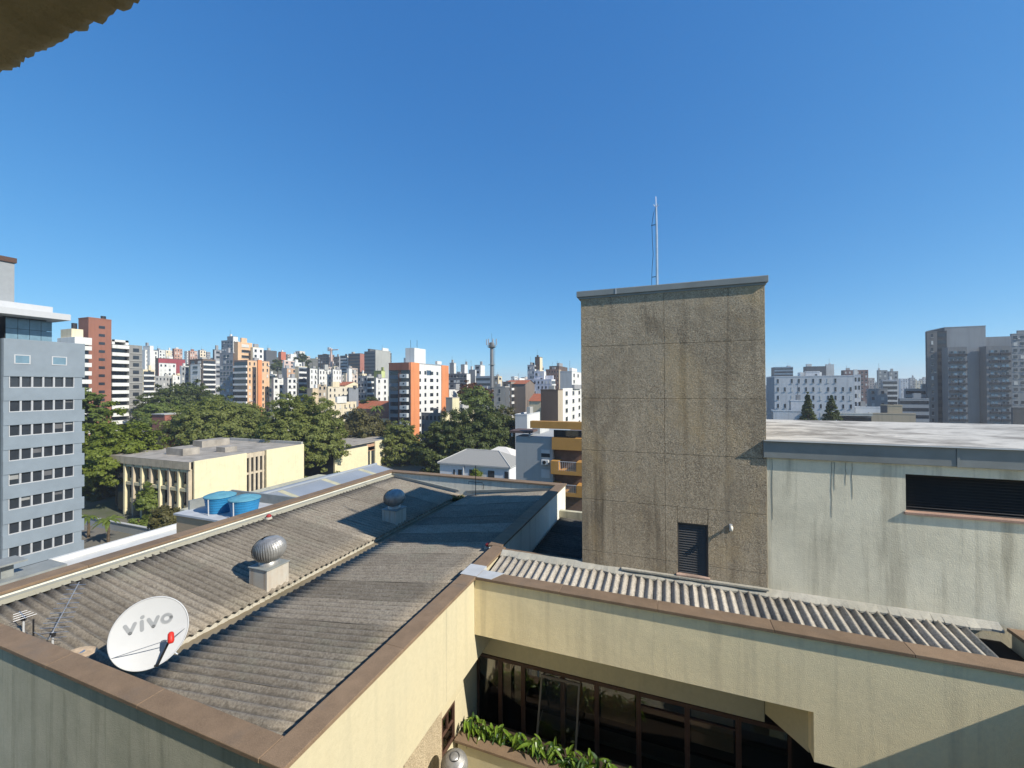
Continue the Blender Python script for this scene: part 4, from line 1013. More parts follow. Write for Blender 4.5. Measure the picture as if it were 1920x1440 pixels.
P = ray(940, 838)*104; q0 = ray(895, 850)*104; q1 = ray(985, 850)*104; zr_ = P.z; ze = zr_-2.6
MB().box(q0.x, q1.x, P.y-5, P.y+6, GZ, ze).build('wall', WP, t)
mb = MB(); xa, xb, ya, yb2, xm_, ym_ = q0.x-0.5, q1.x+0.5, P.y-5.5, P.y+6.5, (q0.x+q1.x)/2, P.y+0.5
for tri in (((xa, ya), (xb, ya)), ((xb, ya), (xb, yb2)), ((xb, yb2), (xa, yb2)), ((xa, yb2), (xa, ya))):
    mb.poly([(tri[0][0], tri[0][1], ze), (tri[1][0], tri[1][1], ze), (xm_+1 if tri[1][0] > xm_ else xm_-1, ym_, zr_)] if tri[0][0] == tri[1][0] else [(tri[0][0], tri[0][1], ze), (tri[1][0], tri[1][1], ze), (xm_+(1 if tri[1][0] > tri[0][0] else -1), ym_, zr_), (xm_-(1 if tri[1][0] > tri[0][0] else -1), ym_, zr_)])
mb.build('roof', plain('pale_sheet_roof', (0.62, 0.58, 0.52), 0.8, 0, 0.08), t)

# ---- the school: cream side walls, pillared front
def school():
    t = thing('school', (-85, 52, GZ), 'cream school building with pillared window front and flat grey roof beside the tree', 'building')
    zr_ = -12.8; X = -77.2; Yf = 47.6
    cream = plaster('peeling_cream_paint', (0.76, 0.67, 0.43), (0.30, 0.26, 0.19), 0.25, 0.4, 0.2, 20)
    sand = plaster('grimy_concrete', (0.58, 0.49, 0.36), (0.14, 0.12, 0.09), 0.5, 0.4, 0.3)
    roofm = plain('grey_brown_roof', (0.31, 0.28, 0.24), 0.95, 0, 0.3, 0.5)
    y1 = onx(463, 852, X).y; y2 = onx(500, 846, X).y; y3 = onx(570, 835, X).y
    MB().box(X-24, X-1.0, Yf+0.8, y3, GZ, zr_-0.02).build('core', M['glass'], t)
    MB().box(X-0.4, X, Yf, y1, GZ, zr_+0.1).build('side_wall', cream, t, bevel=0.03)
    MB().box(X-0.4, X, y2, y3, GZ, zr_+0.1).build('side_wall', cream, t, bevel=0.03)
    MB().box(X-24, X-0.41, Yf-0.6, y3+0.2, zr_-0.02, zr_+0.02).build('roof', roofm, t)
    MB().box(X-24, X-0.41, Yf-0.6, Yf-0.3, zr_-1.35, zr_-0.03).build('fascia', sand, t)
    for k in range(4):
        y = y1+0.8+k*(y2-y1-1.2)/3.2; MB().box(X-0.75, X-0.45, y, y+0.42, GZ, zr_-0.03).build('fin', sand, t)
    MB().box(X-0.9, X-0.5, y1+0.1, y2-0.1, -17.1, -16.7).build('floor_band', sand, t)
    MB().box(X-0.8, X-0.5, y1+0.02, y2-0.02, zr_-1.0, zr_-0.03).build('lintel', sand, t)
    fls = [zr_-1.35, -17.6, -21.0]
    for k in range(8):
        x = X-0.9-k*2.62
        MB().box(x-0.35, x+0.15, Yf-0.5, Yf+0.3, GZ, zr_-1.36).build('pillar', cream if k % 2 else sand, t)
        if k == 7: break
        for f in range(2):
            a, b = x-2.27, x-0.35; zt_ = (zr_-1.9, -18.1)[f]; zb_ = (-16.9, -20.7)[f]
            MB().box(a-0.02, b, Yf-0.42, Yf+0.75, zt_+0.02, zt_+0.6).build('beam', cream, t)
            wn = MB()
            for q in range(5): wn.box(a+q*0.45, a+q*0.45+0.06, Yf+0.60, Yf+0.68, zb_, zt_)
            wn.box(a, b, Yf+0.60, Yf+0.69, zb_-0.05, zb_+0.02).box(a, b, Yf+0.60, Yf+0.69, (zt_+zb_)/2, (zt_+zb_)/2+0.07)
            wn.build('window', paint((0.45, 0.44, 0.41)), t)
            MB().box(a, b, Yf+0.2, Yf+0.75, zb_-0.9, zb_-0.06).build('window_apron', cream, t)
        MB().box(x-2.27, x-0.35, Yf+0.2, Yf+0.5, GZ, -21.7).build('ground_panel', plaster('mossy_panel', (0.23, 0.23, 0.18), (0.1, 0.11, 0.08), 0.5, 0.5), t)
    for (a, b, c_, e, h) in ((-14, -9, 3.5, 6.5, 1.3), (-8, -5.4, 9, 11.5, 1.0), (-20, -17, 12, 18, 1.4)):
        MB().box(X+a, X+b, Yf+c_, Yf+e, zr_+0.02, zr_+0.02+h).build('roof_box', roofm, t)
    MB().box(X-24, X-0.5, y3-0.3, y3+0.19, zr_+0.021, zr_+0.6).build('roof_kerb', paint(CONC), t)
    P = ray(690, 820)*120; X2 = P.x
    t2 = thing('school', (X2, P.y, GZ), 'second cream school block with a single window column, half behind the big tree', 'building')
    ya, yb, yc, yd = [onx(p, 830, X2).y for p in (628, 690, 703.5, 744)]; zt = onx(744, 820, X2).z
    MB().box(X2-14, X2-0.6, ya, yd, GZ, zt-0.2).build('core', M['glass'], t2)
    MB().box(X2-0.5, X2, ya, yb, GZ, zt-0.9).box(X2-0.5, X2, yc, yd, GZ, zt).build('side_wall', cream, t2)
    MB().box(X2-0.58, X2-0.3, yb+0.01, yc-0.01, zt-2.4, zt-0.6).box(X2-0.58, X2-0.3, yb+0.01, yc-0.01, -18.6, -17.4).build('band', paint((0.5, 0.3, 0.18)), t2)
    MB().box(X2-0.58, X2-0.35, (yb+yc)/2-0.25, (yb+yc)/2+0.25, GZ, zt-0.6).build('mullion', cream, t2)
    MB().box(X2-14, X2-0.5, ya-0.2, yd+0.1, zt-0.19, zt-0.02).build('roof', roofm, t2)
    MB().box(X2-13, X2-7, yb-9, yb-2, zt-0.02, zt+2.1).build('roof_box', paint((0.2, 0.18, 0.16)), t2)
school()
# low white garden wall in the school yard
gw = MB().box(-103, -73, 41.3, 41.55, GZ, GZ+1.5).build('garden_wall', plaster('grey_white_wall', (0.42, 0.43, 0.42), (0.25, 0.25, 0.23), 0.3, 0.3))
tag(gw, 'low grey garden wall with a white top in the school yard', 'wall')
MB().box(-103.1, -72.9, 41.2, 41.65, GZ+1.5, GZ+1.62).build('wall_top', M['white'], gw)

# ---- named blocks of the middle and far city: (l, c, r, top) are where the faces meet the picture, d the distance in metres; greyer fronts carry shade in their colour
g1, g2, g3, g4 = ('g', 1), ('g', 2, 0.4), ('g', 3, 0.45), ('g', 4, 0.45)
CITY = [
 ('apartment_block', 'cream block with long loggias just right of the brown and white tower', 230, (267, 268, 290, 694, CRM, CRM, None, ('b', 0.6))),
 ('apartment_block', 'tall white block with small windows above the cream loggia block', 300, (262, 272, 296, 657, WHT, WHT, None, ('g', 3, 0.3)), (268, 281, 288, 649, WHT, WHT)),
 ('apartment_block', 'white gabled block with rooftop store left of the maroon roof', 380, (288, 298, 310, 656, GRY, WHT, g1, g2)),
 ('apartment_block', 'pale cream narrow block behind the maroon roof', 400, (309, 311, 322, 657, WHT, CRM, None, g2)),
 ('apartment_block', 'pinkish block with brown roof on the left skyline', 430, (323, 327, 342, 654, BRN, (0.5, 0.3, 0.22), None, ('g', 3, 0.4))),
 ('apartment_block', 'pinkish block right of its twin on the left skyline', 430, (353, 356, 370, 658, BRN, (0.5, 0.32, 0.25), None, ('g', 3, 0.4))),
 ('apartment_block', 'bright cream stair block on the left skyline', 410, (371, 375, 386, 657, GRY, (0.7, 0.6, 0.45), None, g2)),
 ('apartment_block', 'white block with a maroon top storey and red balconies', 290, (291, 297, 347, 672, DBR, (0.30, 0.06, 0.07), None, None), (294, 298, 330, 681, GRY, WHT, None, ('g', 4, 0.4))),
 ('apartment_block', 'plain grey block with paired windows above the dark tree', 235, (288, 291, 324, 706, GRY, (0.33, 0.33, 0.32), None, ('g', 5, 0.35))),
 ('apartment_block', 'small white house block between the grey block and the dark tree', 240, (322, 324, 338, 704, CRM, WHT, None, g2)),
 ('apartment_block', 'grey and white slab with a dark roof line above the dark tree', 250, (337, 340, 354, 687, WHT, (0.3, 0.32, 0.33), None, g2)),
 ('apartment_block', 'dark brown block with open loggias above the dark tree', 245, (356, 380, 404, 674, DBR, (0.2, 0.15, 0.11), ('g', 2, 0.5), ('b', 0.5)), (357, 375, 377, 684, WHT, GRY, g1)),
 ('apartment_block', 'narrow grey tower block left of the peach block', 255, (399, 402, 415, 656, DGR, (0.3, 0.31, 0.33), None, g1)),
 ('apartment_block', 'dark glass crowned tower highest on the left skyline', 330, (415, 437, 447, 638, BGR, WHT, ('g', 4, 0.6), g2), (426, 437, 446, 631, BGR, WHT)),
 ('apartment_block', 'grey block with patterned concrete screens and brown top', 215, (412, 437, 440, 662, (0.34, 0.33, 0.33), DBR, ('g', 4, 0.6))),
 ('apartment_block', 'peach apartment block with white balconies and stepped top', 205, (439, 464, 505, 676, (0.3, 0.22, 0.18), PCH, ('b', 0.7), ('g', 5, 0.3)), (438, 446, 473, 642, PCH, PCH, None, g1, dict(d=222)), (470, 474, 494, 652, CRM, WHT, None, g2, dict(d=226)), (482, 484, 491, 676, ORG, ORG, None, None, dict(d=204.8, clutter=0))),
 ('apartment_block', 'white pair block with grey roof right of the peach block', 210, (509, 513, 531, 709, GRY, WHT, None, ('g', 2, 0.5))),
 ('apartment_block', 'white twin block next to the glass stair block', 210, (534, 539, 556, 709, GRY, WHT, None, ('g', 2, 0.5))),
 ('apartment_block', 'cream and glass block with stacked windows over the tree tops', 225, (553, 560, 576, 688, CRM, (0.3, 0.34, 0.38), None, ('b', 0.2))),
 ('apartment_block', 'brown and cream terrace block behind the white twins', 260, (528, 538, 556, 691, GRY, (0.55, 0.35, 0.22), None, g2)),
 ('hill_house', 'dark roofed house on the hill right of the peach block', 420, (493, 499, 519, 657, DGR, DGR, None, None)),
 ('hill_house', 'red brown house on the hill skyline', 440, (522, 527, 536, 660, BRN, (0.5, 0.16, 0.09), None, None)),
 ('hill_house', 'white house on the hill skyline by the trees', 450, (543, 545, 556, 664, WHT, WHT, None, None)),
 ('hill_house', 'pale house with a terrace below the hill trees', 330, (530, 533, 552, 676, WHT, (0.6, 0.45, 0.38), None, g2)),
 ('hill_house', 'white terrace house below the hill trees', 310, (549, 553, 566, 680, WHT, WHT, None, g2)),
 ('apartment_block', 'white slab with dark left flank over the tree tops', 220, (575, 581, 595, 691, DGR, WHT, None, ('g', 2, 0.25))),
 ('apartment_block', 'broad white slab with scattered windows over the tree tops', 225, (596, 598, 621, 693, GRY, WHT, None, ('g', 4, 0.35))),
 ('apartment_block', 'white slab with few windows left of the terracotta roofs', 228, (621, 624, 640, 693, GRY, WHT, None, ('g', 3, 0.25))),
 ('construction_block', 'dark brown unfinished block under the crane', 420, (596, 615, 627, 665, DBR, (0.2, 0.13, 0.1), ('g', 4, 0.6), g3)),
 ('apartment_block', 'brown block right of the unfinished one on the skyline', 410, (626, 636, 640, 669, (0.2, 0.17, 0.14), GRY, ('g', 3, 0.5))),
 ('apartment_block', 'dark banded block on the middle skyline', 400, (638, 651, 654, 667, DGR, WHT, ('b', 0.5))),
 ('apartment_block', 'dark block with a red brick end wall on the middle skyline', 390, (653, 675, 684, 663, DBR, (0.36, 0.15, 0.11), ('s',), None)),
 ('office_block', 'large dark glass office block on the middle skyline', 360, (683, 703, 734, 659, DGR, (0.055, 0.058, 0.06), ('s',), ('g', 6, 0.55)), (701, 704, 732, 656, (0.2, 0.2, 0.19), (0.36, 0.36, 0.33))),
 ('apartment_block', 'stepped cream block with pink terraces below the skyline', 260, (644, 649, 670, 701, CRM, (0.6, 0.5, 0.42), None, g3), (650, 654, 660, 692, WHT, WHT)),
 ('apartment_block', 'grey block with rows of pale balconies left of the green topped block', 215, (671, 688, 704, 706, GRY, (0.36, 0.37, 0.36), ('g', 3, 0.5), ('b', 0.5))),
 ('apartment_block', 'white slab with a lime green roof box', 205, (702, 705, 727, 709, GRY, WHT, None, ('g', 2, 0.3)), (701, 715, 722, 696, (0.24, 0.27, 0.1), (0.5, 0.55, 0.25), None, None, dict(d=210))),
 ('low_house', 'cream house with two round windows in front of the terracotta roofs', 165, (610, 614, 668, 757, CRM, (0.66, 0.58, 0.42), None, ('g', 6, 0.2)), (611, 616, 650, 750, CRM, CRM, None, None, dict(d=172))),
 ('low_house', 'cream apartment house left of the dark wall', 215, (612, 615, 655, 726, CRM, (0.62, 0.56, 0.44), None, ('g', 5, 0.3))),
 ('low_house', 'charcoal wall block below the grey balcony block', 190, (652, 654, 672, 728, DGR, BGR, None, None)),
 ('low_house', 'small beige stair block over the big tree', 180, (576, 586, 597, 729, TAN, (0.6, 0.48, 0.32), None, None)),
 ('low_house', 'grey brown flank wall behind the small beige stair block', 200, (594, 596, 612, 722, TAN, TAN, None, g2)),
 ('apartment_block', 'dark grey grid block right of the orange tower', 250, (838, 875, 882, 701, (0.17, 0.16, 0.165), WHT, ('g', 6, 0.7), None), (843, 851, 855, 681, GRY, WHT, None, None, dict(d=255, bottom=8)), (864, 871, 877, 684, GRY, WHT, None, None, dict(d=255, bottom=8))),
 ('apartment_block', 'plain grey stair tower right of the grid block', 262, (879, 891, 893, 694, GRY, WHT, None, None), (890, 901, 909, 685, (0.4, 0.4, 0.4), WHT, g1, None, dict(d=270))),
 ('office_block', 'bluish glass fronted block left of the telecom mast', 235, (892, 919, 923, 706, (0.33, 0.36, 0.39), WHT, ('s',), None)),
 ('low_house', 'small white block with roof parapets above the yellow wall', 190, (838, 842, 870, 731, GRY, WHT, None, ('g', 3, 0.2))),
 ('apartment_block', 'pale block right of the telecom mast', 300, (926, 934, 941, 706, TAN, CRM, g1, g1)),
 ('apartment_block', 'brown block with white trim under an orange tiled roof', 180, (943, 958, 988, 717, (0.2, 0.16, 0.13), (0.28, 0.24, 0.2), ('g', 2, 0.5), ('b', 0.4))),
 ('low_house', 'grey gable wall block beside the dark tree crown', 150, (926, 947, 955, 726, (0.36, 0.34, 0.31), DGR, ('g', 1, 0.15), None)),
 ('apartment_block', 'lilac grey block with a round stair crown on the right', 240, (986, 1034, 1041, 712, LIL, WHT, ('g', 7, 0.4), ('b', 0.4)), (1001, 1020, 1024, 697, LIL, WHT, g2, None, dict(d=244)), (989, 1002, 1019, 685, (0.3, 0.31, 0.34), (0.45, 0.45, 0.44), ('g', 3, 0.5), ('b', 0.3), dict(d=260)), (1003, 1012, 1017, 670, DBR, CRM, None, None, dict(d=262))),
 ('apartment_block', 'brown brick block with tan corner strip behind the lilac one', 280, (1023, 1048, 1052, 693, (0.24, 0.15, 0.12), TAN, ('g', 5, 0.35)), (1030, 1048, 1064, 687, DBR, DBR, None, None, dict(d=284))),
 ('apartment_block', 'pale grey flank block left of the brown pebbledash tower', 190, (1050, 1072, 1100, 697, (0.45, 0.46, 0.45), WHT, None, ('g', 4, 0.3))),
 ('apartment_block', 'white block with shuttered windows touching the brown pebbledash tower', 140, (1052, 1055, 1100, 730, WHT, (0.72, 0.70, 0.64), None, ('g', 4, 0.3))),
 ('low_house', 'dark maroon cube house with open terraces', 125, (1014, 1046, 1055, 732, DBR, TAN, None, None)),
 ('low_house', 'white flat roofed annex below the maroon cube', 110, (966, 988, 1012, 779, (0.5, 0.5, 0.5), WHT, None, None)),
 # right of the tower: shaded fronts, part of the shade put into their colours
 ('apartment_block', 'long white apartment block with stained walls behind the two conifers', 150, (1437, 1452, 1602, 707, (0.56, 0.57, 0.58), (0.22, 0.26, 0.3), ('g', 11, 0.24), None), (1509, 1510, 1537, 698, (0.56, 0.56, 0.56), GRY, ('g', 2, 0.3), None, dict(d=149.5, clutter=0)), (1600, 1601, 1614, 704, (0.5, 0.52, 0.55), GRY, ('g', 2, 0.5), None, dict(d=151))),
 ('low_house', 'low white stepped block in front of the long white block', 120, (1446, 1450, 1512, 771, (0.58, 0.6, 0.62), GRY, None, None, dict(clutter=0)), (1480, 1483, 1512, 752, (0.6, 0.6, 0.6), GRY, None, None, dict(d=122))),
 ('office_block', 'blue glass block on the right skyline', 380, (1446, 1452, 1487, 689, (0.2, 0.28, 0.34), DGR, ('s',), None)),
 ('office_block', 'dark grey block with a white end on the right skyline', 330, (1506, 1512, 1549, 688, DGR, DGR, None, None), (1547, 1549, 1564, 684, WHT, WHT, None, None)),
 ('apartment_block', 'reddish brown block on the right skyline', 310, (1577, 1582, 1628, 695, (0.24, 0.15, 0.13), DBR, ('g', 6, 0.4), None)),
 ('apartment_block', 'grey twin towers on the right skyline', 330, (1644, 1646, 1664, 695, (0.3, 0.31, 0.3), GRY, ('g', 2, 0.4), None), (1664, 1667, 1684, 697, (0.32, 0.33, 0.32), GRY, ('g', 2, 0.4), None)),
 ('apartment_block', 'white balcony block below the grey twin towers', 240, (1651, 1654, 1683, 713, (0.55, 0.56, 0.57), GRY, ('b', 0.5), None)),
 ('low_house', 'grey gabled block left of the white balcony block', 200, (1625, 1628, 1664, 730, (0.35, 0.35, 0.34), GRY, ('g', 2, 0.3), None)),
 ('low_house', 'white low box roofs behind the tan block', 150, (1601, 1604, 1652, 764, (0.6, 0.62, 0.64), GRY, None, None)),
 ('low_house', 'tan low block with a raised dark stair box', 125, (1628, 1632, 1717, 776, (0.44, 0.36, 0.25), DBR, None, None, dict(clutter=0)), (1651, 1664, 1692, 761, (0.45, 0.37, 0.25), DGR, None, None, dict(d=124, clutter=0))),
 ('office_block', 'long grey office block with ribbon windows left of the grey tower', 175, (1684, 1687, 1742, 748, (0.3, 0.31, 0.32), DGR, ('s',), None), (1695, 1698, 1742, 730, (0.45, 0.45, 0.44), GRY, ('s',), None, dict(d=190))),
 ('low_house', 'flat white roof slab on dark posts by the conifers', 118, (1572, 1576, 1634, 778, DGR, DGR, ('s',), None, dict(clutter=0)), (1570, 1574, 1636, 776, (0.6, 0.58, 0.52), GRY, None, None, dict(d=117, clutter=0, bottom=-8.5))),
]
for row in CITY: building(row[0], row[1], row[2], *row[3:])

# ---- grey slab towers at the right edge
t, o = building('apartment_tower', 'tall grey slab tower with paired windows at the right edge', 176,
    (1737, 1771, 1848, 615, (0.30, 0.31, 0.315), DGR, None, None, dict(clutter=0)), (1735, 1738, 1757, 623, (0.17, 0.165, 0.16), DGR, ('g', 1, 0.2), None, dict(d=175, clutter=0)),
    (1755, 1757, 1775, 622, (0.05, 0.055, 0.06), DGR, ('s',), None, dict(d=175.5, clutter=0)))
def slab_front(pl, pr, tp, d, name):
    a = ray(pl, tp)*d; Y = a.y; xr = ony(pr, tp, Y).x; xl = a.x
    MB().box(xl, xr, Y, Y+4, GZ, a.z).build(name, paint((0.21, 0.21, 0.21)), t)
    for i in range(15):
        z = a.z-1.6-i*2.98
        for k in range(2):
            c = xl+(xr-xl)*(0.30+0.44*k)
            wn = MB().box(c-1.2, c+1.2, Y-0.06, Y-0.005, z-1.2, z).build('window', paint((0.24, 0.25, 0.25)), t)
            MB().box(c-1.5, c+1.5, Y-0.35, Y-0.07, z-2.2, z-1.3).build('planter_box', paint((0.05, 0.05, 0.055)), wn)
            for q in (-0.58, 0.58): MB().box(c+q-0.42, c+q+0.42, Y-0.09, Y-0.062, z-1.05, z-0.15).build('pane', M['glass'] if random.random() < 0.55 else M['glass2'], wn)
slab_front(1777, 1813, 651, 170, 'balcony_front'); slab_front(1849, 1897, 649, 168, 'balcony_front')
P = ray(1848, 632)*174; MB().box(P.x, ony(1896, 632, P.y).x, P.y, P.y+9, GZ, P.z).build('roof_box', paint((0.24, 0.25, 0.26)), t)
for i in range(15):
    p = ray(1819, 630)*175.9; MB().box(p.x-0.4, p.x+0.4, p.y-0.1, p.y+0.5, p.z-3*i-1.3, p.z-3*i).build('window', M['glass'], t)
building('apartment_tower', 'second grey tower with dark ribbon windows, cut by the right edge', 190, (1894, 1897, 1990, 627, (0.26, 0.27, 0.275), BGR, ('g', 7, 0.55), None), (1906, 1908, 1990, 621, (0.3, 0.31, 0.31), BGR, None, None))
building('low_house', 'dark low block at the foot of the towers at the right edge', 140, (1896, 1899, 1990, 766, (0.12, 0.11, 0.10), DGR, None, None))

# ---- yellow flank wall with a service shaft and the grey house in front of the orange tower
building('low_house', 'grey brown block with paired white windows below the orange tower', 140, (790, 827, 829, 776, (0.22, 0.2, 0.18), DBR, ('g', 5, 0.5), None, dict(clutter=1)))
building('low_house', 'long cream flank wall block with a tall service shaft right of the orange tower', 132, (826, 829, 888, 777, TAN, (0.68, 0.60, 0.38), None, None, dict(clutter=1)), (836, 848, 861, 747, (0.36, 0.33, 0.28), (0.66, 0.60, 0.38), None, None, dict(d=136, clutter=0)))

# ---- terracotta tiled roofs (pitched)
def tiled(label, pl, pr, pe, pt, d, wall=CRM, depth=14):
    a = ray(pl, pe)*d; Y = a.y; xl, xr = a.x, ony(pr, pe, Y).x; ze = a.z; zr_ = ony(pl, pt, Y+depth/2).z
    t = thing('tiled_house', (a.x, a.y, GZ), label, 'house')
    MB().box(xl+0.3, xr-0.3, Y+0.3, Y+depth-0.3, GZ, ze-0.02).build('wall', paint(wall), t)
    m2 = NT('terracotta_tiles'); wv = m2.n('ShaderNodeTexWave'); wv.inputs['Scale'].default_value = 1.6; m2.l(m2.mp((1, 0, 0)), wv.inputs[0])
    cc = m2.mix(wv.outputs['Fac'], (0.26, 0.075, 0.035), (0.45, 0.15, 0.075)); cc = m2.mix(m2.ramp(m2.noise(0.7, 5), 0.4, 0.7, 0, 0.5), cc, (0.2, 0.08, 0.05))
    mt = m2.done(cc, 0.9)
    ym = Y+depth/2
    MB().poly([(xl, Y, ze), (xr, Y, ze), (xr, ym, zr_), (xl, ym, zr_)]).poly([(xr, Y+depth, ze), (xl, Y+depth, ze), (xl, ym, zr_), (xr, ym, zr_)]).build('roof', mt, t)
    MB().poly([(xr-.3, Y, ze), (xr-.3, Y+depth, ze), (xr-.3, ym, zr_-.05)]).poly([(xl+.3, Y+depth, ze), (xl+.3, Y, ze), (xl+.3, ym, zr_-.05)]).build('gable', paint(wall), t)
tiled('long terracotta tiled roof behind the cream house', 668, 733, 783, 766, 170)
tiled('second terracotta tiled roof a step further back', 652, 734, 766, 751, 195)
tiled('small terracotta roof behind the school roof', 286, 310, 812, 802, 115, BRN, 9)
tiled('orange tiled roof left of the maroon cube', 990, 1016, 752, 738, 150)
tiled('orange tiled strip roof below the white slabs', 622, 648, 723, 716, 230)
tiled('orange tiled roof on the brown trimmed block', 945, 986, 720, 713, 184, (0.2, 0.16, 0.13))
rb = thing('brick_shed', (-95, 75, GZ), 'small brick red shed wall beside the lighter tree', 'shed')
P = ray(309, 778)*122; MB().box(P.x-6, P.x, P.y, P.y+8, GZ, P.z).build('wall', paint((0.30, 0.12, 0.09)), rb)
MB().box(P.x-6.2, P.x+0.2, P.y-0.2, P.y+8.2, P.z, P.z+0.25).build('roof', paint(CONC), rb)

# ---- telecom mast
TM = thing('telecom_mast', tuple(Vector((ray(922, 725)*210).xy.to_tuple() + (GZ,))), 'tall grey telecom mast with white panel antennas above the trees', 'mast')
p = ray(922, 650)*210; px_, py_ = p.x, p.y; zt = p.z
MB().tube([(px_, py_, GZ), (px_, py_, zt)], [1.15, 0.85], 10).build('pole', plain('mast_grey', (0.2, 0.2, 0.2), 0.6, 0.2, 0.1), TM)
MB().lathe([(0.6, zt-1.0), (2.2, zt-0.2), (2.3, zt), (0.6, zt+0.05)], px_, py_, 16).build('platform', M['metal'], TM)
MB().lathe([(1.3, zt), (1.4, zt+1.8), (1.0, zt+2.2), (0.2, zt+2.2)], px_, py_, 12).build('equipment_drum', plain('mast_dark', (0.15, 0.15, 0.15), 0.6), TM)
for k in range(7):
    a = k*2*math.pi/7; x, y = px_+2.6*math.cos(a), py_+2.6*math.sin(a)
    MB().box(x-0.22, x+0.22, y-0.15, y+0.15, zt+0.8, zt+3.8).build('panel_antenna', M['white'], TM)
    MB().tube([(px_, py_, zt), (x, y, zt+0.9)], 0.09, 5).build('arm', M['metal'], TM)
MB().tube([(px_, py_, zt+2.2), (px_, py_, zt+7)], 0.06, 5).build('rod', M['black'], TM)
lad = MB()
for s in (-0.3, 0.3): lad.tube([(px_+1.4+s, py_, GZ+2), (px_+1.4+s, py_, zt-0.6)], 0.07, 4)
for k in range(50): lad.tube([(px_+1.1, py_, GZ+2.5+k*0.85), (px_+1.7, py_, GZ+2.5+k*0.85)], 0.05, 4) if GZ+2.5+k*0.85 < zt-0.7 else None
lad.build('ladder', M['metal'], TM)
for zz in (zt-9.5, zt-21): MB().lathe([(0.6, zz), (1.7, zz+0.1), (1.7, zz+0.3), (0.6, zz+0.35)], px_, py_, 12).build('collar', M['metal'], TM)
# ---- tower crane on the skyline
CR = thing('tower_crane', tuple(Vector((ray(622, 725)*418).xy.to_tuple() + (-1.0,))), 'pale tower crane rising above the unfinished block on the skyline', 'crane')
p = ray(621, 657)*418
MB().box(p.x-0.8, p.x+0.8, p.y-0.8, p.y+0.8, terrain(p.x, p.y)-1, p.z+2).build('tower', paint((0.62, 0.45, 0.38)), CR)
MB().box(p.x-4, p.x+9, p.y-0.5, p.y+0.5, p.z, p.z+0.9).build('jib', paint((0.55, 0.38, 0.33)), CR)
MB().box(p.x-4, p.x-1.5, p.y-0.9, p.y+0.9, p.z-0.6, p.z+3.2).build('cab', M['white'], CR)

# ---- the skyline further out: pale blocks too far to tell apart one from the other
random.seed(21)
ORD = ['first', 'second', 'third', 'fourth', 'fifth', 'sixth', 'seventh', 'eighth', 'ninth', 'tenth', 'eleventh', 'twelfth', 'thirteenth', 'fourteenth', 'fifteenth', 'sixteenth', 'seventeenth', 'eighteenth', 'nineteenth', 'twentieth', 'twenty-first', 'twenty-second', 'twenty-third', 'twenty-fourth', 'twenty-fifth', 'twenty-sixth', 'twenty-seventh', 'twenty-eighth', 'twenty-ninth', 'thirtieth']
def hue(c): return 'red' if c[0] > 2*c[1] else 'brown' if c[0] > 1.3*c[2] and c[0] < 0.5 else 'cream' if c[0] > 1.3*c[2] else 'white' if c[0] > 0.58 else 'grey'
def filler(px, top, d, w_px, lab, grp, col):
    P = ray(px, top)*d
    t = thing('distant_block', (P.x, P.y, terrain(P.x, P.y)), lab, 'building', grp)
    if px > 1250: block(t, px-w_px*0.2, px, px+w_px, top, d, col, col, ('g', max(2, int(w_px/4)), 0.45), None, clutter=random.choice((0, 1)))
    else: block(t, px-w_px*0.45, px, px+w_px*0.55, top, d, mul(col, 0.9), col, ('g', 2, 0.4), ('g', 3, 0.4), clutter=random.choice((0, 1)))  # front colour slightly darkened, its shade put into the paint
pal = [WHT, (0.6, 0.56, 0.5), (0.52, 0.5, 0.48), CRM, (0.45, 0.36, 0.3), (0.62, 0.62, 0.62), GRY, (0.5, 0.42, 0.36)]
ROWS = [   # count, first px, step, jitter, top, top jitter, distances, widths, where, group
 (26, 268, 13.5, 4, 666, (-8, 14), (470, 560), (10, 18), 'far block crowded on the left hillside skyline', 'far hillside blocks', []),
 (26, 272, 17, 5, 694, (-8, 12), (310, 400), (10, 20), 'small block on the built up slope below the left skyline', 'blocks on the lower slope', []),
 (24, 842, 11, 4, 712, (-9, 5), (500, 800), (8, 15), 'far low block on the skyline around the telecom mast', 'far blocks near the mast', []),
 (30, 1440, 10.5, 4, 716, (-9, 8), (480, 900), (9, 18), 'far hazy block on the skyline beyond the white penthouse roof', 'far blocks on the right skyline', []),
 (10, 1105, 32, 6, 706, (-12, 8), (300, 520), (16, 26), 'block mostly behind the brown pebbledash tower', 'blocks behind the tower', []),
 (22, 600, 22, 6, 742, (-10, 8), (200, 250), (10, 22), 'low house between the tree crowns and the apartment blocks', 'low houses among the trees', [(0.42, 0.14, 0.07)])]
for (n, p0, st, j, tp, tj, ds, ws, where, grp, extra) in ROWS:
    for i in range(n):
        col = random.choice(pal+extra)
        filler(p0+i*st+random.uniform(-j, j)*0.9, tp+random.uniform(*tj), random.uniform(*ds), random.uniform(*ws), hue(col)+' '+where+', '+ORD[i]+' from the left', grp, col)

# ---- the air over the city
hz = bpy.data.objects.new('haze', MB().box(-1500, 1500, -60, 1900, GZ-3, 58).mesh('haze')); C.objects.link(hz); hz['kind'] = 'stuff'; hz['label'] = 'thin blue summer haze lying over the whole city'
hm_ = bpy.data.materials.new('haze_air'); hm_.use_nodes = True; ht = hm_.node_tree
ht.nodes.remove(ht.nodes['Principled BSDF']); pv = ht.nodes.new('ShaderNodeVolumePrincipled')
pv.inputs['Color'].default_value = (0.90, 0.94, 1.0, 1); pv.inputs['Density'].default_value = 0.00036; pv.inputs['Anisotropy'].default_value = 0.2
ht.links.new(pv.outputs[0], ht.nodes['Material Output'].inputs['Volume']); hz.data.materials.append(hm_)

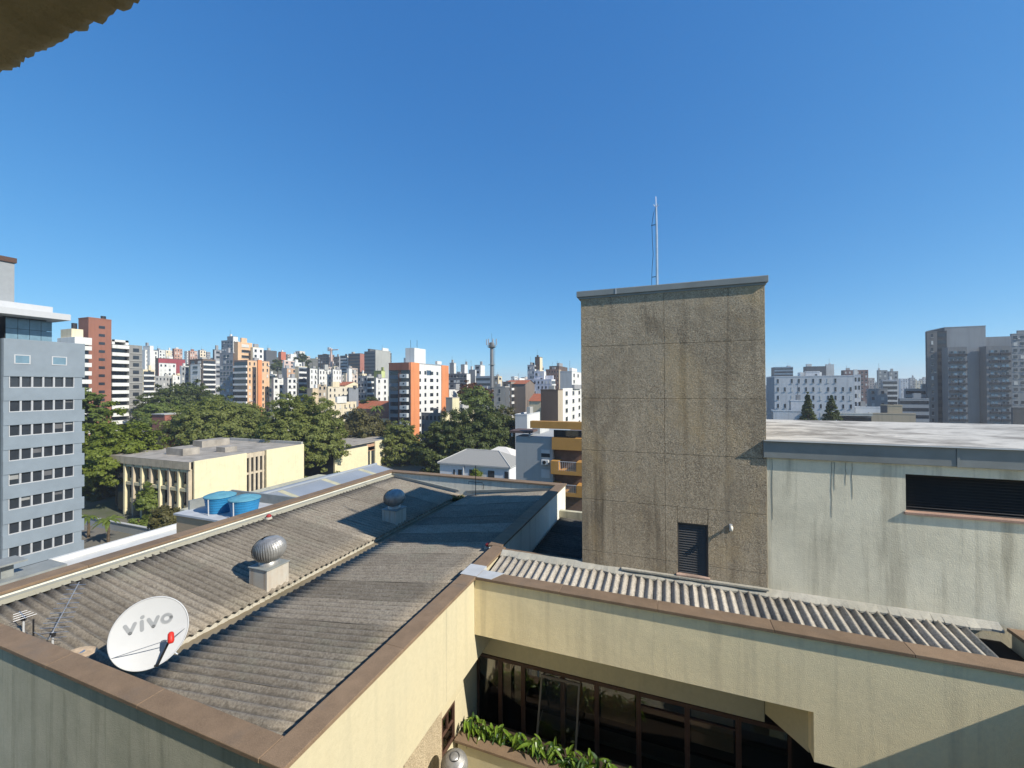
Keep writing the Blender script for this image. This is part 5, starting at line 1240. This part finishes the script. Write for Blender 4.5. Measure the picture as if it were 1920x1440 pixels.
# ------------------------------------------------------------------ trees and plants
random.seed(5); rng = np.random.default_rng(5)
def leaf_cloud(centers, radii, per, size, up_bias=0.5, hub=None):
    n = len(centers)*per
    c = np.repeat(centers, per, 0); rr = np.repeat(radii, per, 0)
    d = rng.normal(size=(n, 3)); d /= np.linalg.norm(d, axis=1)[:, None]
    p = c + d*(rr*(rng.random((n, 1))**0.45)*np.array([[1, 1, 0.62]]))
    nn = rng.normal(size=(n, 3))*0.75 + d*0.8; nn[:, 2] += up_bias
    if hub is not None:
        o_ = p-hub; o_ /= np.linalg.norm(o_, axis=1)[:, None]+1e-6; nn += o_*1.3
    nn /= np.linalg.norm(nn, axis=1)[:, None]
    a = np.cross(nn, rng.normal(size=(n, 3))); a /= np.linalg.norm(a, axis=1)[:, None]; b = np.cross(nn, a)
    s = size*(0.6+0.8*rng.random((n, 1)))
    V = np.stack([p-a*s, p+b*s*0.55, p+a*s, p-b*s*0.55], 1).reshape(-1, 3)
    return V, np.arange(n*4).reshape(-1, 4)
def crown_pts(c, rx, ry, rz, n, lump=0.25, flat=0.35):
    d = rng.normal(size=(n, 3)); d[:, 2] = np.abs(d[:, 2])*1.0 - flat*rng.random(n); d /= np.linalg.norm(d, axis=1)[:, None]
    k = 0.55 + 0.45*rng.random((n, 1))**0.5
    lob = 1 + lump*np.sin(d[:, :1]*5.1+c[0])*np.cos(d[:, 1:2]*4.3+c[1]) + 0.1*rng.normal(size=(n, 1))
    return np.array(c) + d*k*lob*np.array([[rx, ry, rz]])
def tree(name, label, px, py, wpx, hpx, d, m, per=60, size=0.34, n=None, group=None, lump=0.25, clump=0.14, trunk_d=0.45, ground=None, flat=0.7):
    """px, py: middle of the crown in the picture; wpx, hpx: its half width and half height"""
    P = ray(px, py)*d; k = d/F; rx, rz = wpx*k, hpx*k; g = terrain(P.x, P.y) if ground is None else ground
    t = thing(name, (P.x, P.y, g), label, 'tree', group)
    n = n or int(90+rx*rx*3.2)
    cb = P.z - rz*0.35
    cen = crown_pts((P.x, P.y, cb), rx*0.93, rx*0.9, rz*1.32, n, lump, flat)
    rad = (clump*rx*(0.6+0.8*rng.random((n, 1)))+0.35)
    V, Fq = leaf_cloud(cen, rad, per, size, 0.4, np.array([[P.x, P.y, cb-rz*0.3]]))
    obj('crown', raw_mesh('crown', V, Fq), m, t)
    # trunk and limbs
    mb = MB(); z0 = g-0.3; zf = max(g+1.5, P.z-rz*0.75)
    bend = random.uniform(-.6, .6)
    mb.tube([(P.x+bend, P.y, z0), (P.x+bend*0.4, P.y+0.1, (z0+zf)/2), (P.x, P.y, zf)], [trunk_d, trunk_d*0.8, trunk_d*0.62], 8)
    for i in range(9):
        q = cen[random.randrange(n)]; m1 = (P.x+(q[0]-P.x)*0.35, P.y+(q[1]-P.y)*0.35, zf+(q[2]-zf)*0.55)
        mb.tube([(P.x, P.y, zf-0.2), m1, tuple(q)], [trunk_d*0.45, trunk_d*0.28, 0.05], 6)
    mb.build('trunk', M['bark'], t, kind=None)
    return t
Lm = m_leaf('mid_green_leaf', (0.13, 0.18, 0.03), (0.25, 0.30, 0.07), 0.4, 0.35)
Ld = m_leaf('dark_green_leaf', (0.08, 0.105, 0.025), (0.15, 0.18, 0.045), 0.38, 0.3)
Lg = m_leaf('grey_green_leaf', (0.20, 0.23, 0.055), (0.36, 0.40, 0.12), 0.5, 0.4)
Ly = m_leaf('fresh_green_leaf', (0.165, 0.215, 0.025), (0.33, 0.385, 0.06), 0.5, 0.4)
Lo = m_leaf('olive_brown_leaf', (0.10, 0.095, 0.028), (0.18, 0.155, 0.055), 0.35, 0.25)
Lr = m_leaf('rust_leaf', (0.13, 0.055, 0.02), (0.2, 0.09, 0.035), 0.25, 0.3)
G = 'trees between the buildings'
tree('broadleaf_tree', 'fresh green layered tree between the office tower and the school', 220, 842, 66, 60, 84, Ly, 64, 0.30, 420, G, 0.30, 0.085)
tree('broadleaf_tree', 'fresh green tree top at the foot of the brown and white tower', 172, 775, 28, 52, 98, Lm, 60, 0.36, 120, G)
tree('broadleaf_tree', 'dark domed tree left of the big tree group', 346, 764, 74, 46, 170, Ld, 60, 0.45, 560, G, 0.10, 0.07)
tree('broadleaf_tree', 'small bright tree in front of the dark domed tree', 300, 775, 36, 26, 150, Lm, 50, 0.45, 120, G)
tree('broadleaf_tree', 'broad light tree behind the school roof', 408, 792, 86, 46, 122, Lg, 64, 0.32, 720, G, 0.10, 0.065)
tree('broadleaf_tree', 'largest round tree beside the cream school wall', 566, 812, 84, 74, 108, Lg, 66, 0.30, 900, G, 0.10, 0.06)
tree('broadleaf_tree', 'dark olive tree behind the second school block', 672, 797, 48, 26, 138, Lo, 54, 0.42, 150, G)
tree('broadleaf_tree', 'green tree right of the second school block', 752, 838, 42, 46, 130, Lg, 60, 0.34, 360, G, 0.12, 0.08)
tree('broadleaf_tree', 'green tree tucked behind the second school block', 712, 808, 30, 22, 142, Lo, 54, 0.38, 110, G)
tree('broadleaf_tree', 'large dark tree behind the grey hipped roof', 893, 822, 88, 62, 118, Ld, 64, 0.33, 800, G, 0.10, 0.065)
tree('broadleaf_tree', 'brownish tree edge on the right of the large dark tree', 945, 805, 42, 36, 124, Lo, 60, 0.42, 150, G)
tree('broadleaf_tree', 'shaded tree left of the large dark tree', 815, 838, 36, 44, 112, Ld, 60, 0.38, 150, G)
tree('broadleaf_tree', 'bright green tree below the telecom mast', 893, 748, 32, 22, 175, Lm, 50, 0.5, 110, G)
tree('broadleaf_tree', 'rust coloured tree below the telecom mast', 880, 734, 24, 18, 190, Lr, 46, 0.5, 90, G)
tree('broadleaf_tree', 'second rust coloured tree right of the first, below the mast', 908, 742, 18, 12, 185, Lr, 46, 0.5, 60, G)
tree('broadleaf_tree', 'dark tree on the hill skyline', 565, 681, 17, 15, 400, Ld, 50, 0.9, 80, G)
tree('broadleaf_tree', 'small tree on the hill between the houses', 520, 684, 12, 10, 380, Ld, 46, 0.9, 50, G)
tree('broadleaf_tree', 'trees at the foot of the green topped block', 692, 752, 14, 9, 200, Ld, 40, 0.5, 40, G)
tree('garden_tree', 'small dark green tree in front of the school pillars', 290, 930, 25, 28, 76, Lm, 64, 0.30, 110, G, 0.35, 0.2)
tree('garden_tree', 'brown green hedge tree by the tank building corner', 312, 972, 22, 24, 62, Lo, 60, 0.25, 90, G, 0.2, 0.2)
tree('garden_tree', 'shrubby green tree at the end of the garden wall', 258, 990, 15, 18, 70, Lm, 56, 0.24, 50, G, 0.3, 0.25)
tree('garden_tree', 'round clipped bush in front of the white house', 893, 889, 8, 9, 86, Ly, 60, 0.22, 30, G, 0.1, 0.3)
tree('broadleaf_tree', 'dark undergrowth tree between the office tower and the school', 180, 905, 30, 44, 90, Ld, 60, 0.36, 120, G)
for (px, pt, w_, d, lab) in ((1515, 735, 17, 112, 'dark conifer nearer the tower in front of the long white block'), (1559, 741, 19, 114, 'second dark conifer further right in front of the long white block')):
    P = ray(px, 790)*d; k = d/F; g = GZ; top = (ray(px, pt)*d).z
    t = thing('conifer', (P.x, P.y, g), lab, 'tree', 'conifers beyond the white roof'); n = 230
    u = rng.random((n, 1))**0.7; a = rng.random((n, 1))*2*math.pi; h = (top-(P.z-2.5))
    r_ = (u*w_*k)*(0.55+0.5*rng.random((n, 1)))
    cen = np.concatenate([P.x+r_*np.cos(a), P.y+r_*np.sin(a), top-u*h], 1)
    V, Fq = leaf_cloud(cen, 0.25+u*0.55, 55, 0.2)
    obj('crown', raw_mesh('crown', V, Fq), Ld, t); MB().tube([(P.x, P.y, g), (P.x, P.y, top-0.5)], [0.35, 0.05], 8).build('trunk', M['bark'], t)
def palm(label, px, py, d, r, n=16, h=None, name='palm'):
    P = ray(px, py)*d; g = terrain(P.x, P.y)
    t = thing(name, (P.x, P.y, g), label, 'palm', 'palms in the yards')
    MB().tube([(P.x, P.y, g-0.1), (P.x+0.1, P.y, (g+P.z)/2), (P.x, P.y, P.z)], [0.22, 0.17, 0.15], 8).build('trunk', M['bark'], t)
    for i in range(n):
        a = 2*math.pi*i/n+random.uniform(-.15, .15); el = random.uniform(0.15, 1.0); mb = MB(); dx, dy = math.cos(a), math.sin(a); prev = None
        for k in range(8):
            s_ = k/7; x = P.x+dx*r*s_; y = P.y+dy*r*s_; z = P.z+r*(el*s_-0.95*s_*s_); w_ = r*0.16*math.sin(math.pi*min(0.97, s_*0.9+0.1))
            cur = (Vector((x-dy*w_, y+dx*w_, z-w_*0.5)), Vector((x, y, z)), Vector((x+dy*w_, y-dx*w_, z-w_*0.5)))
            if prev: mb.quad(prev[0], prev[1], cur[1], cur[0]); mb.quad(prev[1], prev[2], cur[2], cur[1])
            prev = cur
        mb.build('frond', Lm, t)
palm('feathery palm in front of the low garden wall', 203, 975, 64, 2.0)
palm('small palm at the foot of the office tower', 166, 968, 66, 1.5)
palm('palm crown in front of the terracotta roofs', 706, 764, 160, 3.2)

# ---- planter leaves: plants set along the planter box
def leaf_mesh(L, w_):
    mb = MB(); rows = []
    for k in range(6):
        s_ = k/5; ww = w_*math.sin(math.pi*(0.06+0.94*s_)**0.8)*(1 if k < 5 else 0.05)
        y = L*s_; z = 0.10*L*math.sin(s_*1.6)-0.38*L*s_*s_
        rows.append(((-ww, y, z-0.012), (0, y, z-0.03 if 0 < k < 5 else z), (ww, y, z-0.012)))
    for a, b in zip(rows[:-1], rows[1:]): mb.quad(a[0], a[1], b[1], b[0]); mb.quad(a[1], a[2], b[2], b[1])
    me = mb.mesh('leaf'); me.polygons.foreach_set('use_smooth', [True]*len(me.polygons)); return me
PL = m_leaf('glossy_planter_leaf', (0.16, 0.27, 0.03), (0.34, 0.44, 0.07), 0.35, 6.0, 0.35)
PD = m_leaf('deep_planter_leaf', (0.035, 0.085, 0.015), (0.08, 0.15, 0.03), 0.25, 6.0, 0.35)
lms = []
for (L, w_, m_) in ((0.27, 0.038, PL), (0.23, 0.034, PL), (0.28, 0.04, PD), (0.24, 0.036, PD)):
    me = leaf_mesh(L, w_); me.materials.append(m_); lms.append(me)
labs = ['first leafy plant, at the left end of the planter', 'second leafy plant from the left end of the planter', 'third leafy plant from the left end of the planter', 'fourth leafy plant, left of the open sash', 'fifth leafy plant, under the left corner of the open sash', 'sixth leafy plant, under the open sash', 'seventh leafy plant, under the right corner of the open sash', 'eighth leafy plant, just right of the open sash', 'ninth leafy plant, right part of the planter', 'tenth leafy plant, last one before the bottom edge']
for i, lab in enumerate(labs):
    x = -4.22+i*0.385; y = 8.52+random.uniform(-.05, .05); z = -7.92
    t = thing('planter_plant', (x, y, z), lab, 'plant', 'leafy plants in the planter')
    for k in range(4): MB().tube([(x, y, z-0.02), (x+random.uniform(-.14, .14), y+random.uniform(-.2, .1), z+random.uniform(.15, .3))], 0.006, 4).build('stem', PD, t)
    for k in range(30):
        a = random.uniform(0, 2*math.pi); r_ = random.uniform(0.02, 0.17); hh = random.uniform(0.08, 0.42)
        lx, ly = x+r_*math.cos(a), y-0.06+r_*math.sin(a)*1.2
        yaw = math.pi + random.uniform(-1.5, 1.5) if random.random() < 0.75 else random.uniform(0, 6.3)
        inst('leaf', lms[random.randrange(2) if random.random() < 0.68 else 2+random.randrange(2)], t, (lx, ly, z+hh), (random.uniform(-1.0, 0.15), random.uniform(-.4, .4), yaw), random.uniform(0.75, 1.2))
# weeds at the end of the valley gutter
wd = thing('gutter_weed', (-8.95, 16.7, -5.2), 'yellowish weeds growing at the far end of the roof valley', 'plant')
cen = np.array([(-8.95+random.uniform(-.3, .25), 16.75+random.uniform(-.35, .3), -5.08+random.uniform(-.03, .12)) for _ in range(40)])
V, Fq = leaf_cloud(cen, np.full((40, 1), 0.10), 22, 0.045)
obj('weed_leaves', raw_mesh('weed_leaves', V, Fq), m_leaf('straw_leaf', (0.22, 0.19, 0.06), (0.32, 0.28, 0.1), 0.3, 5), wd, kind='stuff')
wd['kind'] = 'stuff'
